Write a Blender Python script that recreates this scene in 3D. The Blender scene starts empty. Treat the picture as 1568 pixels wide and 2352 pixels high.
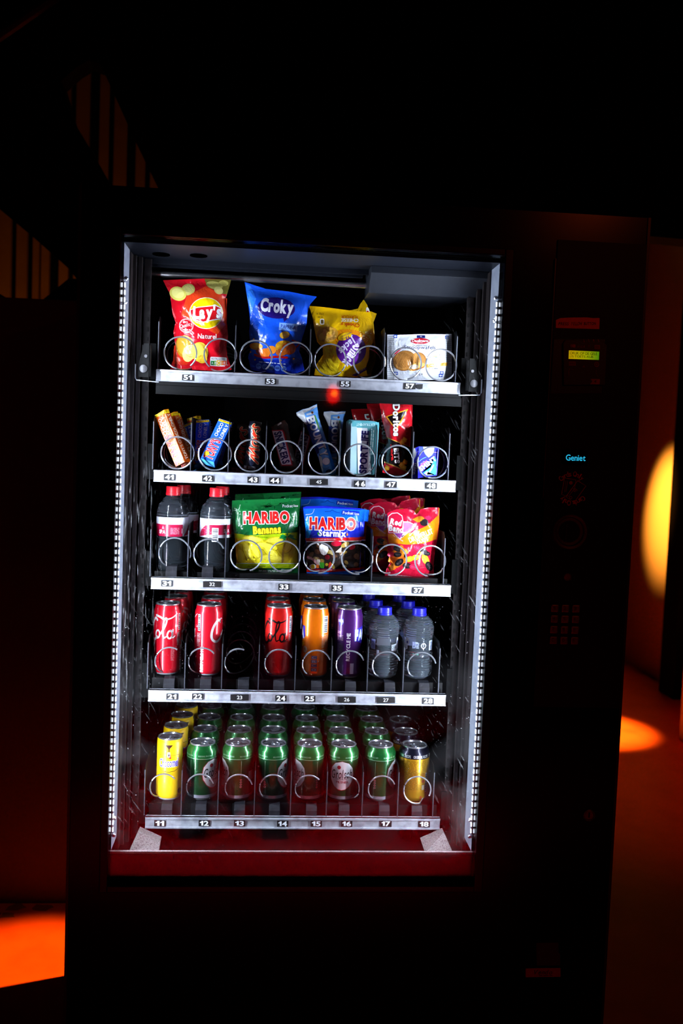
import bpy, bmesh, math, random
import numpy as np
from mathutils import Vector, Matrix

# ------------------------------------------------------------------ scene, camera, light
S = bpy.context.scene
COL = S.collection
S.view_settings.view_transform = 'Standard'
S.view_settings.look = 'None'
S.view_settings.exposure = 0.0
S.view_settings.gamma = 1.0
S.view_settings.use_curve_mapping = False

FPX = 2064.46                                   # focal length in pixels of the 1568x2352 frame
CP = np.array([-0.0741, -1.6626, 1.37])
YAW, PITCH, ROLL = 0.0808, 0.0652, 0.0383
_f = np.array([math.sin(YAW) * math.cos(PITCH), math.cos(YAW) * math.cos(PITCH), -math.sin(PITCH)])
_r0 = np.array([math.cos(YAW), -math.sin(YAW), 0.0])
_d0 = np.cross(_f, _r0)
_r = math.cos(ROLL) * _r0 - math.sin(ROLL) * _d0
_d = math.sin(ROLL) * _r0 + math.cos(ROLL) * _d0
cam = bpy.data.objects.new('camera', bpy.data.cameras.new('camera'))
COL.objects.link(cam)
cam.matrix_world = Matrix(((_r[0], -_d[0], -_f[0], CP[0]), (_r[1], -_d[1], -_f[1], CP[1]),
                           (_r[2], -_d[2], -_f[2], CP[2]), (0, 0, 0, 1)))
cam.data.sensor_fit = 'VERTICAL'
cam.data.sensor_height = 36.0
cam.data.lens = FPX / 2352 * 36.0
cam.data.clip_start = 0.02
cam.data.dof.use_dof = True
cam.data.dof.focus_distance = 1.80
cam.data.dof.aperture_fstop = 4.0
S.camera = cam

world = bpy.data.worlds.new('world')
S.world = world
world.use_nodes = True
world.node_tree.nodes['Background'].inputs[0].default_value = (0.002, 0.0012, 0.0008, 1)
world.node_tree.nodes['Background'].inputs[1].default_value = 0.12

LED_W = 8.0
SHELF_LED = (0.76, 0.86, 1.0)


def lamp(name, kind, loc, target, power, color, **kw):
    L = bpy.data.lights.new(name, kind)
    L.energy = power
    L.color = color
    for k, v in kw.items():
        setattr(L, k, v)
    o = bpy.data.objects.new(name, L)
    COL.objects.link(o)
    o.location = loc
    dv = Vector(target) - Vector(loc)
    o.rotation_euler = dv.to_track_quat('-Z', 'Y').to_euler()
    return o


# the two vertical LED strips inside the window reveal
for sx, nx in ((-0.3495, 1), (0.3405, -1)):
    o = lamp('led_strip_light', 'AREA', (sx, 0.034, 1.152), (sx + nx, 0.034 + 0.10, 1.152), LED_W, SHELF_LED,
             shape='RECTANGLE', size=1.03, size_y=0.006, spread=math.radians(150))
    # long side vertical
    zax = (Vector((sx, 0.034, 1.152)) - Vector((sx + nx, 0.134, 1.152))).normalized()
    xax = Vector((0, 0, 1))
    yax = zax.cross(xax)
    o.matrix_world = Matrix(((xax.x, yax.x, zax.x, sx), (xax.y, yax.y, zax.y, 0.034), (xax.z, yax.z, zax.z, 1.152), (0, 0, 0, 1)))

# amber spots of the hall, standing in for its ceiling spotlights
lamp('floor_spot_light', 'SPOT', (1.66, 2.60, 3.0), (1.60, 2.78, 0.0), 3000, (1.0, 0.42, 0.03),
     spot_size=math.radians(14.5), spot_blend=0.75, shadow_soft_size=0.03)
lamp('wall_spot_light', 'SPOT', (0.95, 3.50, 2.25), (2.43, 3.80, 1.10), 900, (1.0, 0.36, 0.035),
     spot_size=math.radians(23), spot_blend=1.0, shadow_soft_size=0.03)
lamp('floor_fill_light', 'SPOT', (1.75, 2.3, 3.3), (1.75, 2.3, 0.0), 60, (1.0, 0.04, 0.004),
     spot_size=math.radians(48), spot_blend=1.0, shadow_soft_size=0.1)  # added red fill that lifts the floor round the pool, not a hall spotlight
lamp('passage_spot_light', 'SPOT', (0.62, 1.00, 2.85), (-0.66, 0.60, 0.0), 1300, (1.0, 0.32, 0.01),
     spot_size=math.radians(12.5), spot_blend=0.7, shadow_soft_size=0.02)
lamp('slat_wall_light', 'SPOT', (-0.9, 2.2, 1.3), (-1.2, 2.9, 2.3), 5, (1.0, 0.46, 0.02),
     spot_size=math.radians(100), spot_blend=0.8, shadow_soft_size=0.05)
# unseen low red floods before the photographer, added to redden the mirrored floor
for fx in (-1.7, 1.55):
    lamp('red_flood_light', 'SPOT', (fx, -0.75, 1.15), (0.0, -1.75, 0.0), 230, (1.0, 0.010, 0.35),
         spot_size=math.radians(40), spot_blend=0.6, shadow_soft_size=0.06)
lamp('red_front_light', 'SPOT', (1.35, -2.4, 2.6), (0.5, 0.0, 1.0), 7, (1.0, 0.11, 0.02),
     spot_size=math.radians(60), spot_blend=0.9, shadow_soft_size=0.05)


# ------------------------------------------------------------------ pixel rays
def ray(x, y):
    return _f + _r * ((x - 784) / FPX) + _d * ((y - 1176) / FPX)


def atY(x, y, Y):
    v = ray(x, y)
    return CP + v * ((Y - CP[1]) / v[1])


def atX(x, y, X):
    v = ray(x, y)
    return CP + v * ((X - CP[0]) / v[0])


def atZ(x, y, Z):
    v = ray(x, y)
    return CP + v * ((Z - CP[2]) / v[2])


def on_plane(x, y, p0, n):
    v = ray(x, y)
    t = np.dot(n, p0 - CP) / np.dot(n, v)
    return CP + v * t




# ------------------------------------------------------------------ materials
def lin(c):
    return tuple(((v / 255.0) / 12.92 if v / 255.0 <= 0.04045 else ((v / 255.0 + 0.055) / 1.055) ** 2.4) for v in c)


MATS = {}


def new_mat(name):
    m = bpy.data.materials.new(name)
    m.use_nodes = True
    MATS[name] = m
    return m, m.node_tree, m.node_tree.nodes['Principled BSDF']


def pbr(name, rgb, rough=0.5, metal=0.0, bump=None, var=None, coat=0.0, spec=0.5, trans=0.0, ior=1.5):
    m, nt, b = new_mat(name)
    b.inputs['Base Color'].default_value = (*lin(rgb), 1)
    b.inputs['Roughness'].default_value = rough
    b.inputs['Metallic'].default_value = metal
    b.inputs['Coat Weight'].default_value = coat
    b.inputs['Specular IOR Level'].default_value = spec
    b.inputs['Transmission Weight'].default_value = trans
    b.inputs['IOR'].default_value = ior
    tc = nt.nodes.new('ShaderNodeTexCoord')
    if bump:
        n = nt.nodes.new('ShaderNodeTexNoise')
        n.inputs['Scale'].default_value = bump[0]
        n.inputs['Detail'].default_value = 4
        bp = nt.nodes.new('ShaderNodeBump')
        bp.inputs['Strength'].default_value = bump[1]
        bp.inputs['Distance'].default_value = bump[2]
        nt.links.new(tc.outputs['Object'], n.inputs['Vector'])
        nt.links.new(n.outputs['Fac'], bp.inputs['Height'])
        nt.links.new(bp.outputs['Normal'], b.inputs['Normal'])
    if var:
        n = nt.nodes.new('ShaderNodeTexNoise')
        n.inputs['Scale'].default_value = var[0]
        n.inputs['Detail'].default_value = 6
        mx = nt.nodes.new('ShaderNodeMix')
        mx.data_type = 'RGBA'
        mx.inputs['A'].default_value = (*lin(rgb), 1)
        mx.inputs['B'].default_value = (*lin(var[1]), 1)
        rp = nt.nodes.new('ShaderNodeMapRange')
        rp.inputs['From Min'].default_value = 0.45
        rp.inputs['From Max'].default_value = 0.7
        nt.links.new(tc.outputs['Object'], n.inputs['Vector'])
        nt.links.new(n.outputs['Fac'], rp.inputs['Value'])
        nt.links.new(rp.outputs['Result'], mx.inputs['Factor'])
        nt.links.new(mx.outputs['Result'], b.inputs['Base Color'])
    return m


def printed(name, rough=0.3, metal=0.0, coat=0.0, wrinkle=0.0, wscale=40, spec=0.5):
    """print colours come from the 'ink' attribute of the mesh"""
    m, nt, b = new_mat(name)
    at = nt.nodes.new('ShaderNodeAttribute')
    at.attribute_name = 'ink'
    nt.links.new(at.outputs['Color'], b.inputs['Base Color'])
    b.inputs['Roughness'].default_value = rough
    b.inputs['Metallic'].default_value = metal
    b.inputs['Coat Weight'].default_value = coat
    b.inputs['Coat Roughness'].default_value = 0.08
    b.inputs['Specular IOR Level'].default_value = spec
    if wrinkle:
        tc = nt.nodes.new('ShaderNodeTexCoord')
        n = nt.nodes.new('ShaderNodeTexNoise')
        n.inputs['Scale'].default_value = wscale
        n.inputs['Detail'].default_value = 3
        n.inputs['Distortion'].default_value = 1.5
        v = nt.nodes.new('ShaderNodeTexVoronoi')
        v.feature = 'DISTANCE_TO_EDGE'
        v.inputs['Scale'].default_value = wscale * 0.6
        ad = nt.nodes.new('ShaderNodeMath')
        ad.operation = 'MULTIPLY_ADD'
        ad.inputs[1].default_value = 0.6
        bp = nt.nodes.new('ShaderNodeBump')
        bp.inputs['Strength'].default_value = wrinkle
        bp.inputs['Distance'].default_value = 0.004
        nt.links.new(tc.outputs['Object'], n.inputs['Vector'])
        nt.links.new(n.outputs['Color'], v.inputs['Vector'])
        nt.links.new(tc.outputs['Object'], v.inputs['Vector'])
        nt.links.new(v.outputs['Distance'], ad.inputs[0])
        nt.links.new(n.outputs['Fac'], ad.inputs[2])
        nt.links.new(ad.outputs[0], bp.inputs['Height'])
        nt.links.new(bp.outputs['Normal'], b.inputs['Normal'])
    return m


def emit(name, rgb, strength):
    m, nt, b = new_mat(name)
    b.inputs['Base Color'].default_value = (*lin(rgb), 1)
    b.inputs['Emission Color'].default_value = (*lin(rgb), 1)
    b.inputs['Emission Strength'].default_value = strength
    return m


M_BLACK = pbr('black_powder_coat', (3, 3, 3), 0.5, spec=0.08, bump=(900, 0.15, 0.0004))
M_GLOSSBLACK = pbr('glossy_black_panel', (1, 1, 1), 0.2, var=(6, (2, 2, 2)), spec=0.12)
M_INNER = pbr('dark_inner_sheet', (38, 33, 34), 0.5, spec=0.15)
M_ROOF = pbr('roof_sheet', (20, 23, 31), 0.45, spec=0.15)
M_BACK = pbr('black_cabinet_lining', (5, 5, 6), 0.6, spec=0.1)
M_TRAY = pbr('dark_tray_sheet', (14, 14, 16), 0.4, var=(30, (9, 9, 10)), spec=0.15)
M_RAIL = pbr('aluminium_rail', (190, 194, 205), 0.42, metal=0.35, bump=(300, 0.25, 0.0004), var=(60, (150, 152, 165)))
M_REVEAL = pbr('grey_reveal_sheet', (150, 157, 174), 0.5, bump=(160, 0.12, 0.0005), var=(60, (128, 136, 154)))
M_DUCT = pbr('grey_duct_sheet', (34, 37, 44), 0.42, bump=(200, 0.15, 0.0005), var=(14, (27, 29, 35)), spec=0.2)
M_STEEL = pbr('steel_wire', (158, 161, 170), 0.28, metal=0.75)
M_CHROME = pbr('brushed_tube', (200, 200, 205), 0.25, metal=0.9)
M_STOP = pbr('grey_plastic_stop', (32, 32, 38), 0.5, var=(80, (22, 22, 27)), spec=0.2)
M_LID = pbr('can_aluminium', (205, 208, 216), 0.22, metal=0.9, bump=(700, 0.1, 0.0003))
M_FOAM = pbr('grey_felt', (120, 112, 112), 0.95, bump=(900, 0.8, 0.001), var=(400, (70, 62, 64)))
M_DUST = pbr('dusty_edge', (150, 135, 138), 0.95, bump=(1200, 0.8, 0.001), var=(700, (70, 50, 54)))
M_LEDGE = pbr('ledge_black', (12, 9, 9), 0.5)
M_PLATE = pbr('dark_plate', (62, 40, 66), 0.5)
M_PRINT = printed('printed_board', 0.35)
M_FILM = printed('printed_film', 0.2, wrinkle=0.8, wscale=30)
M_FILM2 = printed('printed_bar_wrap', 0.28, wrinkle=0.35, wscale=70)
M_CANPAINT = printed('printed_can', 0.30, metal=0.5, coat=1.0)
M_LABEL = printed('number_sticker', 0.5)
M_SLEEVE = printed('printed_sleeve', 0.3, coat=0.3)
M_CAPRED = pbr('red_cap', (215, 22, 38), 0.35)
M_CAPBLUE = pbr('blue_cap', (35, 35, 215), 0.35)
M_LEDDOT = emit('led_dot', (225, 236, 255), 9.0)
M_KEY = pbr('metal_key', (110, 100, 100), 0.4, metal=0.5)
M_RING = pbr('coin_ring', (60, 45, 40), 0.4, metal=0.3)


def bottle_mat(name, milk, rough):
    m, nt, b = new_mat(name)
    b.inputs['Base Color'].default_value = (0.95, 0.98, 1, 1)
    b.inputs['Roughness'].default_value = rough
    b.inputs['Transmission Weight'].default_value = 1.0
    b.inputs['IOR'].default_value = 1.38
    # faint milkiness of the plastic, strengthened in pale blue to imitate light inside
    out = nt.nodes['Material Output']
    df = nt.nodes.new('ShaderNodeBsdfDiffuse')
    df.inputs['Color'].default_value = (0.62, 0.78, 0.95, 1)
    mx = nt.nodes.new('ShaderNodeMixShader')
    mx.inputs[0].default_value = milk
    nt.links.new(b.outputs[0], mx.inputs[1])
    nt.links.new(df.outputs[0], mx.inputs[2])
    nt.links.new(mx.outputs[0], out.inputs['Surface'])
    return m


M_BOTTLE = bottle_mat('clear_bottle', 0.014, 0.06)
M_BOTTLE2 = bottle_mat('clear_ribbed_bottle', 0.045, 0.09)


def glass_mat():
    m = bpy.data.materials.new('window_glass')
    m.use_nodes = True
    nt = m.node_tree
    for n in list(nt.nodes):
        nt.nodes.remove(n)
    N = nt.nodes.new
    out = N('ShaderNodeOutputMaterial')
    tr = N('ShaderNodeBsdfTransparent')
    gl = N('ShaderNodeBsdfGlossy')
    gl.inputs['Roughness'].default_value = 0.03
    fr = N('ShaderNodeFresnel')
    fr.inputs['IOR'].default_value = 1.5
    mix = N('ShaderNodeMixShader')
    nt.links.new(fr.outputs[0], mix.inputs[0])
    nt.links.new(tr.outputs[0], mix.inputs[1])
    nt.links.new(gl.outputs[0], mix.inputs[2])
    # dust and wiping scratches sitting on the pane
    df = N('ShaderNodeBsdfDiffuse')
    df.inputs['Color'].default_value = (0.8, 0.8, 0.85, 1)
    tl = N('ShaderNodeBsdfTranslucent')
    tl.inputs['Color'].default_value = (0.8, 0.8, 0.85, 1)
    md = N('ShaderNodeMixShader')
    md.inputs[0].default_value = 0.5
    nt.links.new(df.outputs[0], md.inputs[1])
    nt.links.new(tl.outputs[0], md.inputs[2])
    tc = N('ShaderNodeTexCoord')

    def noise(scale, vec, det=3.0):
        n = N('ShaderNodeTexNoise')
        n.inputs['Scale'].default_value = scale
        n.inputs['Detail'].default_value = det
        nt.links.new(vec, n.inputs['Vector'])
        return n.outputs['Fac']

    def mr(v, a, b_, c=0.0, d=1.0):
        n = N('ShaderNodeMapRange')
        n.inputs['From Min'].default_value = a
        n.inputs['From Max'].default_value = b_
        n.inputs['To Min'].default_value = c
        n.inputs['To Max'].default_value = d
        nt.links.new(v, n.inputs['Value'])
        return n.outputs['Result']

    def mul(a, b_):
        n = N('ShaderNodeMath')
        n.operation = 'MULTIPLY'
        for i, q in enumerate((a, b_)):
            if isinstance(q, float):
                n.inputs[i].default_value = q
            else:
                nt.links.new(q, n.inputs[i])
        return n.outputs[0]

    def add(a, b_):
        n = N('ShaderNodeMath')
        n.operation = 'ADD'
        nt.links.new(a, n.inputs[0])
        nt.links.new(b_, n.inputs[1])
        return n.outputs[0]

    obj = tc.outputs['Object']
    mp = N('ShaderNodeMapping')
    mp.inputs['Scale'].default_value = (1.0, 1.0, 0.10)
    nt.links.new(obj, mp.inputs['Vector'])
    mp2 = N('ShaderNodeMapping')
    mp2.inputs['Rotation'].default_value = (0, math.radians(58), 0)
    mp2.inputs['Scale'].default_value = (9.0, 1.0, 1.0)
    mp2.vector_type = 'TEXTURE'
    nt.links.new(obj, mp2.inputs['Vector'])
    speck = mr(noise(330, obj, 1.0), 0.735, 0.78)
    streak = mr(noise(260, mp.outputs[0], 2.0), 0.60, 0.72)
    scratch = mr(noise(280, mp2.outputs[0], 2.0), 0.665, 0.74)
    sep = N('ShaderNodeSeparateXYZ')
    nt.links.new(obj, sep.inputs[0])
    left = mr(sep.outputs['X'], -0.20, -0.30)
    rightz = mr(sep.outputs['X'], 0.18, 0.30)
    low = mr(sep.outputs['Z'], 1.20, 1.05)
    mid = mul(mr(sep.outputs['Z'], 1.36, 1.28), mr(sep.outputs['Z'], 0.86, 0.95))
    haze = mul(mr(noise(9, obj, 2.0), 0.45, 0.75), mr(sep.outputs['Z'], 1.0, 0.72))
    tot = add(mul(mul(streak, mid), mul(left, 0.10)), mul(mul(scratch, low), 0.035))
    tot = add(tot, mul(speck, mul(low, 0.22)))
    tot = add(tot, mul(mul(scratch, rightz), 0.02))
    tot = add(tot, mul(haze, 0.03))
    m3 = N('ShaderNodeMixShader')
    nt.links.new(tot, m3.inputs[0])
    nt.links.new(mix.outputs[0], m3.inputs[1])
    nt.links.new(md.outputs[0], m3.inputs[2])
    nt.links.new(m3.outputs[0], out.inputs['Surface'])
    return m


M_GLASS = glass_mat()


# ------------------------------------------------------------------ object helpers
def tag(o, label=None, cat=None, group=None, kind=None):
    if label:
        o['label'] = label
    if cat:
        o['category'] = cat
    if group:
        o['group'] = group
    if kind:
        o['kind'] = kind
    return o


def empty(name, loc=(0, 0, 0), label=None, cat=None, group=None, rz=0.0):
    o = bpy.data.objects.new(name, None)
    COL.objects.link(o)
    o.location = loc
    o.rotation_euler = (0, 0, rz)
    o.empty_display_size = 0.05
    return tag(o, label, cat, group)


def link_mesh(name, me, mat, parent=None, smooth=False):
    if mat is not None:
        me.materials.append(mat)
    if smooth:
        me.polygons.foreach_set('use_smooth', [True] * len(me.polygons))
    o = bpy.data.objects.new(name, me)
    COL.objects.link(o)
    if parent is not None:
        o.parent = parent
    return o


class MB:
    """collects verts and faces of one mesh"""

    def __init__(s):
        s.v, s.f = [], []

    def box(s, a, b):
        (x0, y0, z0), (x1, y1, z1) = a, b
        x0, x1 = min(x0, x1), max(x0, x1)
        y0, y1 = min(y0, y1), max(y0, y1)
        z0, z1 = min(z0, z1), max(z0, z1)
        n = len(s.v)
        s.v += [(x0, y0, z0), (x1, y0, z0), (x1, y1, z0), (x0, y1, z0), (x0, y0, z1), (x1, y0, z1), (x1, y1, z1), (x0, y1, z1)]
        s.f += [tuple(n + i for i in q) for q in ((0, 3, 2, 1), (4, 5, 6, 7), (0, 1, 5, 4), (1, 2, 6, 5), (2, 3, 7, 6), (3, 0, 4, 7))]
        return s

    def prism(s, pts, off):
        """closed polygon pts (3D) swept by the vector off"""
        n = len(s.v)
        k = len(pts)
        s.v += [tuple(p) for p in pts] + [tuple(np.array(p) + np.array(off)) for p in pts]
        s.f += [tuple(range(n, n + k)), tuple(range(n + 2 * k - 1, n + k - 1, -1))]
        for i in range(k):
            j = (i + 1) % k
            s.f.append((n + i, n + k + i, n + k + j, n + j))
        return s

    def tube(s, pts, r, seg=8, closed=False):
        pts = [np.array(p, float) for p in pts]
        m = len(pts)
        base = len(s.v)
        up = np.array([0.013, 0.021, 1.0])
        for i, p in enumerate(pts):
            a = pts[(i - 1) % m] if (closed or i > 0) else p
            b = pts[(i + 1) % m] if (closed or i < m - 1) else p
            t = b - a
            t /= np.linalg.norm(t) + 1e-12
            u = np.cross(t, up if abs(t[2]) < 0.93 else np.array([1.0, 0.01, 0]))
            u /= np.linalg.norm(u)
            w = np.cross(t, u)
            rr = r[i] if hasattr(r, '__len__') else r
            for k in range(seg):
                q = 2 * math.pi * k / seg
                s.v.append(tuple(p + rr * (u * math.cos(q) + w * math.sin(q))))
        for i in range(m if closed else m - 1):
            j = (i + 1) % m
            for k in range(seg):
                l = (k + 1) % seg
                s.f.append((base + i * seg + k, base + i * seg + l, base + j * seg + l, base + j * seg + k))
        if not closed:
            s.f.append(tuple(base + k for k in range(seg))[::-1])
            s.f.append(tuple(base + (m - 1) * seg + k for k in range(seg)))
        return s

    def lathe(s, prof, seg=32, c=(0, 0, 0), axis='Z', wob=None):
        base = len(s.v)
        for i, (r, h) in enumerate(prof):
            for k in range(seg):
                q = 2 * math.pi * k / seg
                rr = r * (wob(q, h) if wob else 1.0)
                if axis == 'Z':
                    s.v.append((c[0] + rr * math.sin(q), c[1] - rr * math.cos(q), c[2] + h))
                else:
                    s.v.append((c[0] + rr * math.cos(q), c[1] - h, c[2] + rr * math.sin(q)))
        for i in range(len(prof) - 1):
            for k in range(seg):
                l = (k + 1) % seg
                s.f.append((base + i * seg + k, base + i * seg + l, base + (i + 1) * seg + l, base + (i + 1) * seg + k))
        s.f.append(tuple(base + k for k in range(seg))[::-1])
        s.f.append(tuple(base + (len(prof) - 1) * seg + k for k in range(seg)))
        return s

    def build(s, name, mat, parent=None, bevel=0.0, smooth=False, origin=None):
        me = bpy.data.meshes.new(name)
        v = s.v
        if origin is not None:
            v = [(p[0] - origin[0], p[1] - origin[1], p[2] - origin[2]) for p in v]
        me.from_pydata(v, [], s.f)
        bm = bmesh.new()
        bm.from_mesh(me)
        bmesh.ops.recalc_face_normals(bm, faces=bm.faces)
        if bevel:
            bmesh.ops.bevel(bm, geom=list(bm.edges), offset=bevel, segments=2, affect='EDGES', profile=0.6)
        bm.to_mesh(me)
        bm.free()
        o = link_mesh(name, me, mat, parent)
        if smooth:
            me.polygons.foreach_set('use_smooth', [True] * len(me.polygons))
            try:
                me.set_sharp_from_angle(angle=math.radians(40))
            except Exception:
                pass
        if origin is not None:
            o.location = origin
        return o


def box(name, a, b, mat, parent=None, bevel=0.0):
    return MB().box(a, b).build(name, mat, parent, bevel)


# ------------------------------------------------------------------ flat artwork (print) helpers
_TXT = {}


def glyph(ch, bold, shear):
    key = (ch, round(bold, 4), round(shear, 3))
    if key not in _TXT:
        cu = bpy.data.curves.new('t', 'FONT')
        cu.body = ch
        cu.size = 1.0
        cu.offset = bold
        cu.shear = shear
        cu.resolution_u = 3
        o = bpy.data.objects.new('t', cu)
        COL.objects.link(o)
        me = o.evaluated_get(bpy.context.evaluated_depsgraph_get()).to_mesh()
        vs = [(v.co.x, v.co.y) for v in me.vertices]
        polys = [[vs[i] for i in p.vertices] for p in me.polygons]
        bpy.data.objects.remove(o)
        bpy.data.curves.remove(cu)
        if ch == '1':
            b = bold
            polys = [[(0.17 - b, 0), (0.30 + b, 0), (0.30 + b, 0.70), (0.19 - b, 0.70), (0.17 - b, 0.66)],
                     [(0.17 - b, 0.66), (0.10, 0.57), (0.02 - b, 0.53), (0.02 - b, 0.41 - b), (0.11, 0.44 - b), (0.17 - b, 0.50 - b)]]
            polys = [[(x + y * shear, y) for x, y in p] for p in polys]
        xs = [q[0] for p in polys for q in p] or [0, 0.2]
        ys = [q[1] for p in polys for q in p] or [0, 0.2]
        _TXT[key] = (polys, (min(xs), max(xs), min(ys), max(ys)))
    return _TXT[key]


def text_tris(s, bold=0.0, shear=0.0, extra=0.0):
    """letters set one by one; extra widens the strokes without moving the letters"""
    pen, polys = 0.0, []
    bb = [1e9, -1e9, 1e9, -1e9]
    for ch in s:
        if ch == ' ':
            pen += 0.26
            continue
        _, g = glyph(ch, bold, shear)
        dx = pen - g[0]
        for p in glyph(ch, bold + extra, shear)[0]:
            polys.append([(x + dx, y) for x, y in p])
        bb = [min(bb[0], pen), max(bb[1], pen + g[1] - g[0]), min(bb[2], g[2]), max(bb[3], g[3])]
        pen += g[1] - g[0] + max(0.03, 0.075 - bold * 0.8) - abs(shear) * 0.12
    return polys, bb


def smooth_pts(pts, n=6):
    """Catmull-Rom through pts"""
    P = [np.array(p, float) for p in pts]
    P = [2 * P[0] - P[1]] + P + [2 * P[-1] - P[-2]]
    out = []
    for i in range(1, len(P) - 2):
        for k in range(n):
            t = k / n
            a, b, c, d = P[i - 1], P[i], P[i + 1], P[i + 2]
            out.append(0.5 * ((2 * b) + (c - a) * t + (2 * a - 5 * b + 4 * c - d) * t * t + (3 * b - a - 3 * c + d) * t ** 3))
    out.append(P[-2])
    return out


class Art:
    """shapes in a 2D frame: x right, y DOWN when flip, later mapped on a surface"""

    def __init__(s, ox=0.0, oy=0.0, k=1.0, flip=True):
        s.o, s.k, s.flip, s.polys = (ox, oy), k, flip, []

    def P(s, x, y):
        y2 = s.o[1] + y / s.k
        return (s.o[0] + x / s.k, -y2 if s.flip else y2)

    def raw(s, pts, col, l):
        a = sum(pts[i][0] * pts[(i + 1) % len(pts)][1] - pts[(i + 1) % len(pts)][0] * pts[i][1] for i in range(len(pts)))
        if a < 0:
            pts = pts[::-1]
        if abs(a) > 1e-9:
            s.polys.append((pts, col, l))

    def poly(s, pts, col, l=1):
        s.raw([s.P(*p) for p in pts], col, l)
        return s

    def rect(s, x0, y0, x1, y1, col, l=1, rot=0, rad=0):
        cx, cy, w, h = (x0 + x1) / 2, (y0 + y1) / 2, abs(x1 - x0) / 2, abs(y1 - y0) / 2
        pts = []
        if rad:
            for sx, sy, a0 in ((1, 1, 0), (-1, 1, 90), (-1, -1, 180), (1, -1, 270)):
                for i in range(5):
                    a = math.radians(a0 + i * 22.5)
                    pts.append((sx * (w - rad) + rad * math.cos(a), sy * (h - rad) + rad * math.sin(a)))
        else:
            pts = [(-w, -h), (w, -h), (w, h), (-w, h)]
        c, q = math.cos(math.radians(rot)), math.sin(math.radians(rot))
        return s.poly([(cx + x * c + y * q, cy - x * q + y * c) for x, y in pts], col, l)

    def ell(s, cx, cy, rx, ry, col, l=1, rot=0, n=20):
        c, q = math.cos(math.radians(rot)), math.sin(math.radians(rot))
        pts = []
        for i in range(n):
            a = 2 * math.pi * i / n
            x, y = rx * math.cos(a), ry * math.sin(a)
            pts.append((cx + x * c + y * q, cy - x * q + y * c))
        return s.poly(pts, col, l)

    def ring(s, cx, cy, r, w, col, l=1, a0=0, a1=360, ry=None):
        ry = ry or r
        n = max(6, int(abs(a1 - a0) / 15))
        for i in range(n):
            A, B = math.radians(a0 + (a1 - a0) * i / n), math.radians(a0 + (a1 - a0) * (i + 1) / n)
            s.poly([(cx + (r + d) * math.cos(t), cy - (ry + d) * math.sin(t)) for t, d in ((A, -w / 2), (A, w / 2), (B, w / 2), (B, -w / 2))], col, l)
        return s

    def line(s, pts, w, col, l=1, sm=False, w1=None):
        P = smooth_pts(pts) if sm else [np.array(p, float) for p in pts]
        n = len(P)
        nr = []
        for i in range(n):
            t = P[min(i + 1, n - 1)] - P[max(i - 1, 0)]
            t = t / (np.linalg.norm(t) + 1e-9)
            nr.append(np.array([-t[1], t[0]]))
        for i in range(n - 1):
            a = (w if w1 is None else w + (w1 - w) * i / (n - 1)) / 2
            b = (w if w1 is None else w + (w1 - w) * (i + 1) / (n - 1)) / 2
            s.poly([tuple(P[i] + nr[i] * a), tuple(P[i + 1] + nr[i + 1] * b), tuple(P[i + 1] - nr[i + 1] * b), tuple(P[i] - nr[i] * a)], col, l)
        if sm:
            for p in (P[0], P[-1]):
                ww = (w if p is P[0] or w1 is None else w1) / 2
                s.ell(p[0], p[1], ww, ww, col, l, n=8)
        return s

    def text(s, t, cx, cy, w, h, col, l=2, rot=0, bold=0.0, shear=0.0, outline=None, arc=0.0):
        """centre cx,cy; w,h overall size; rot degrees anticlockwise as seen"""
        _, bb = text_tris(t, bold, shear)
        W, H = bb[1] - bb[0], bb[3] - bb[2]
        jobs = [(0.0, col, l)]
        if outline:
            jobs.insert(0, (outline[1], outline[0], l - 1))
        c, q = math.cos(math.radians(rot)), math.sin(math.radians(rot))
        for b, cc, ll in jobs:
            polys, _b = text_tris(t, bold, shear, b)
            for p in polys:
                pts = []
                for x, y in p:
                    lx = ((x - bb[0]) / W - 0.5) * w
                    ly = ((y - bb[2]) / H - 0.5) * h
                    ly -= arc * (2 * lx / w) ** 2 * h
                    dx, dy = lx * c - ly * q, lx * q + ly * c
                    pts.append(s.P(cx + dx, cy - dy) if s.flip else s.P(cx + dx, cy + dy))
                s.raw(pts, cc, ll)
        return s

    def smallprint(s, x0, y0, x1, y1, n, col, l=2, rot=0, fill=0.5):
        """n thin lines of illegible small print"""
        rnd = random.Random(int(x0 * 7 + y0 * 13))
        cx, cy = (x0 + x1) / 2, (y0 + y1) / 2
        c, q = math.cos(math.radians(rot)), math.sin(math.radians(rot))
        hh = (y1 - y0) / n
        for i in range(n):
            y = y0 + hh * (i + 0.5)
            x = x0
            while x < x1 - 0.5 * hh:
                w = min(x1 - x, hh * rnd.uniform(1.2, 4.0))
                pts = [(x, y - hh * fill / 2), (x + w, y - hh * fill / 2), (x + w, y + hh * fill / 2), (x, y + hh * fill / 2)]
                s.poly([(cx + (a - cx) * c + (b - cy) * q, cy - (a - cx) * q + (b - cy) * c) for a, b in pts], col, l)
                x += w + hh * 0.6
        return s

    def barcode(s, x0, y0, x1, y1, horiz=False, l=2, bg=(235, 238, 245), fg=(25, 25, 40)):
        s.rect(x0, y0, x1, y1, bg, l)
        rnd = random.Random(5)
        a, b = (y0, y1) if horiz else (x0, x1)
        e = (b - a) * 0.06
        p = a + e
        while p < b - e:
            w = (b - a) * rnd.choice((0.02, 0.035, 0.05))
            if horiz:
                s.rect(x0 + (x1 - x0) * .1, p, x1 - (x1 - x0) * .1, p + w, fg, l + 1)
            else:
                s.rect(p, y0 + (y1 - y0) * .1, p + w, y1 - (y1 - y0) * .1, fg, l + 1)
            p += w + (b - a) * rnd.choice((0.03, 0.05))
        return s


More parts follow.
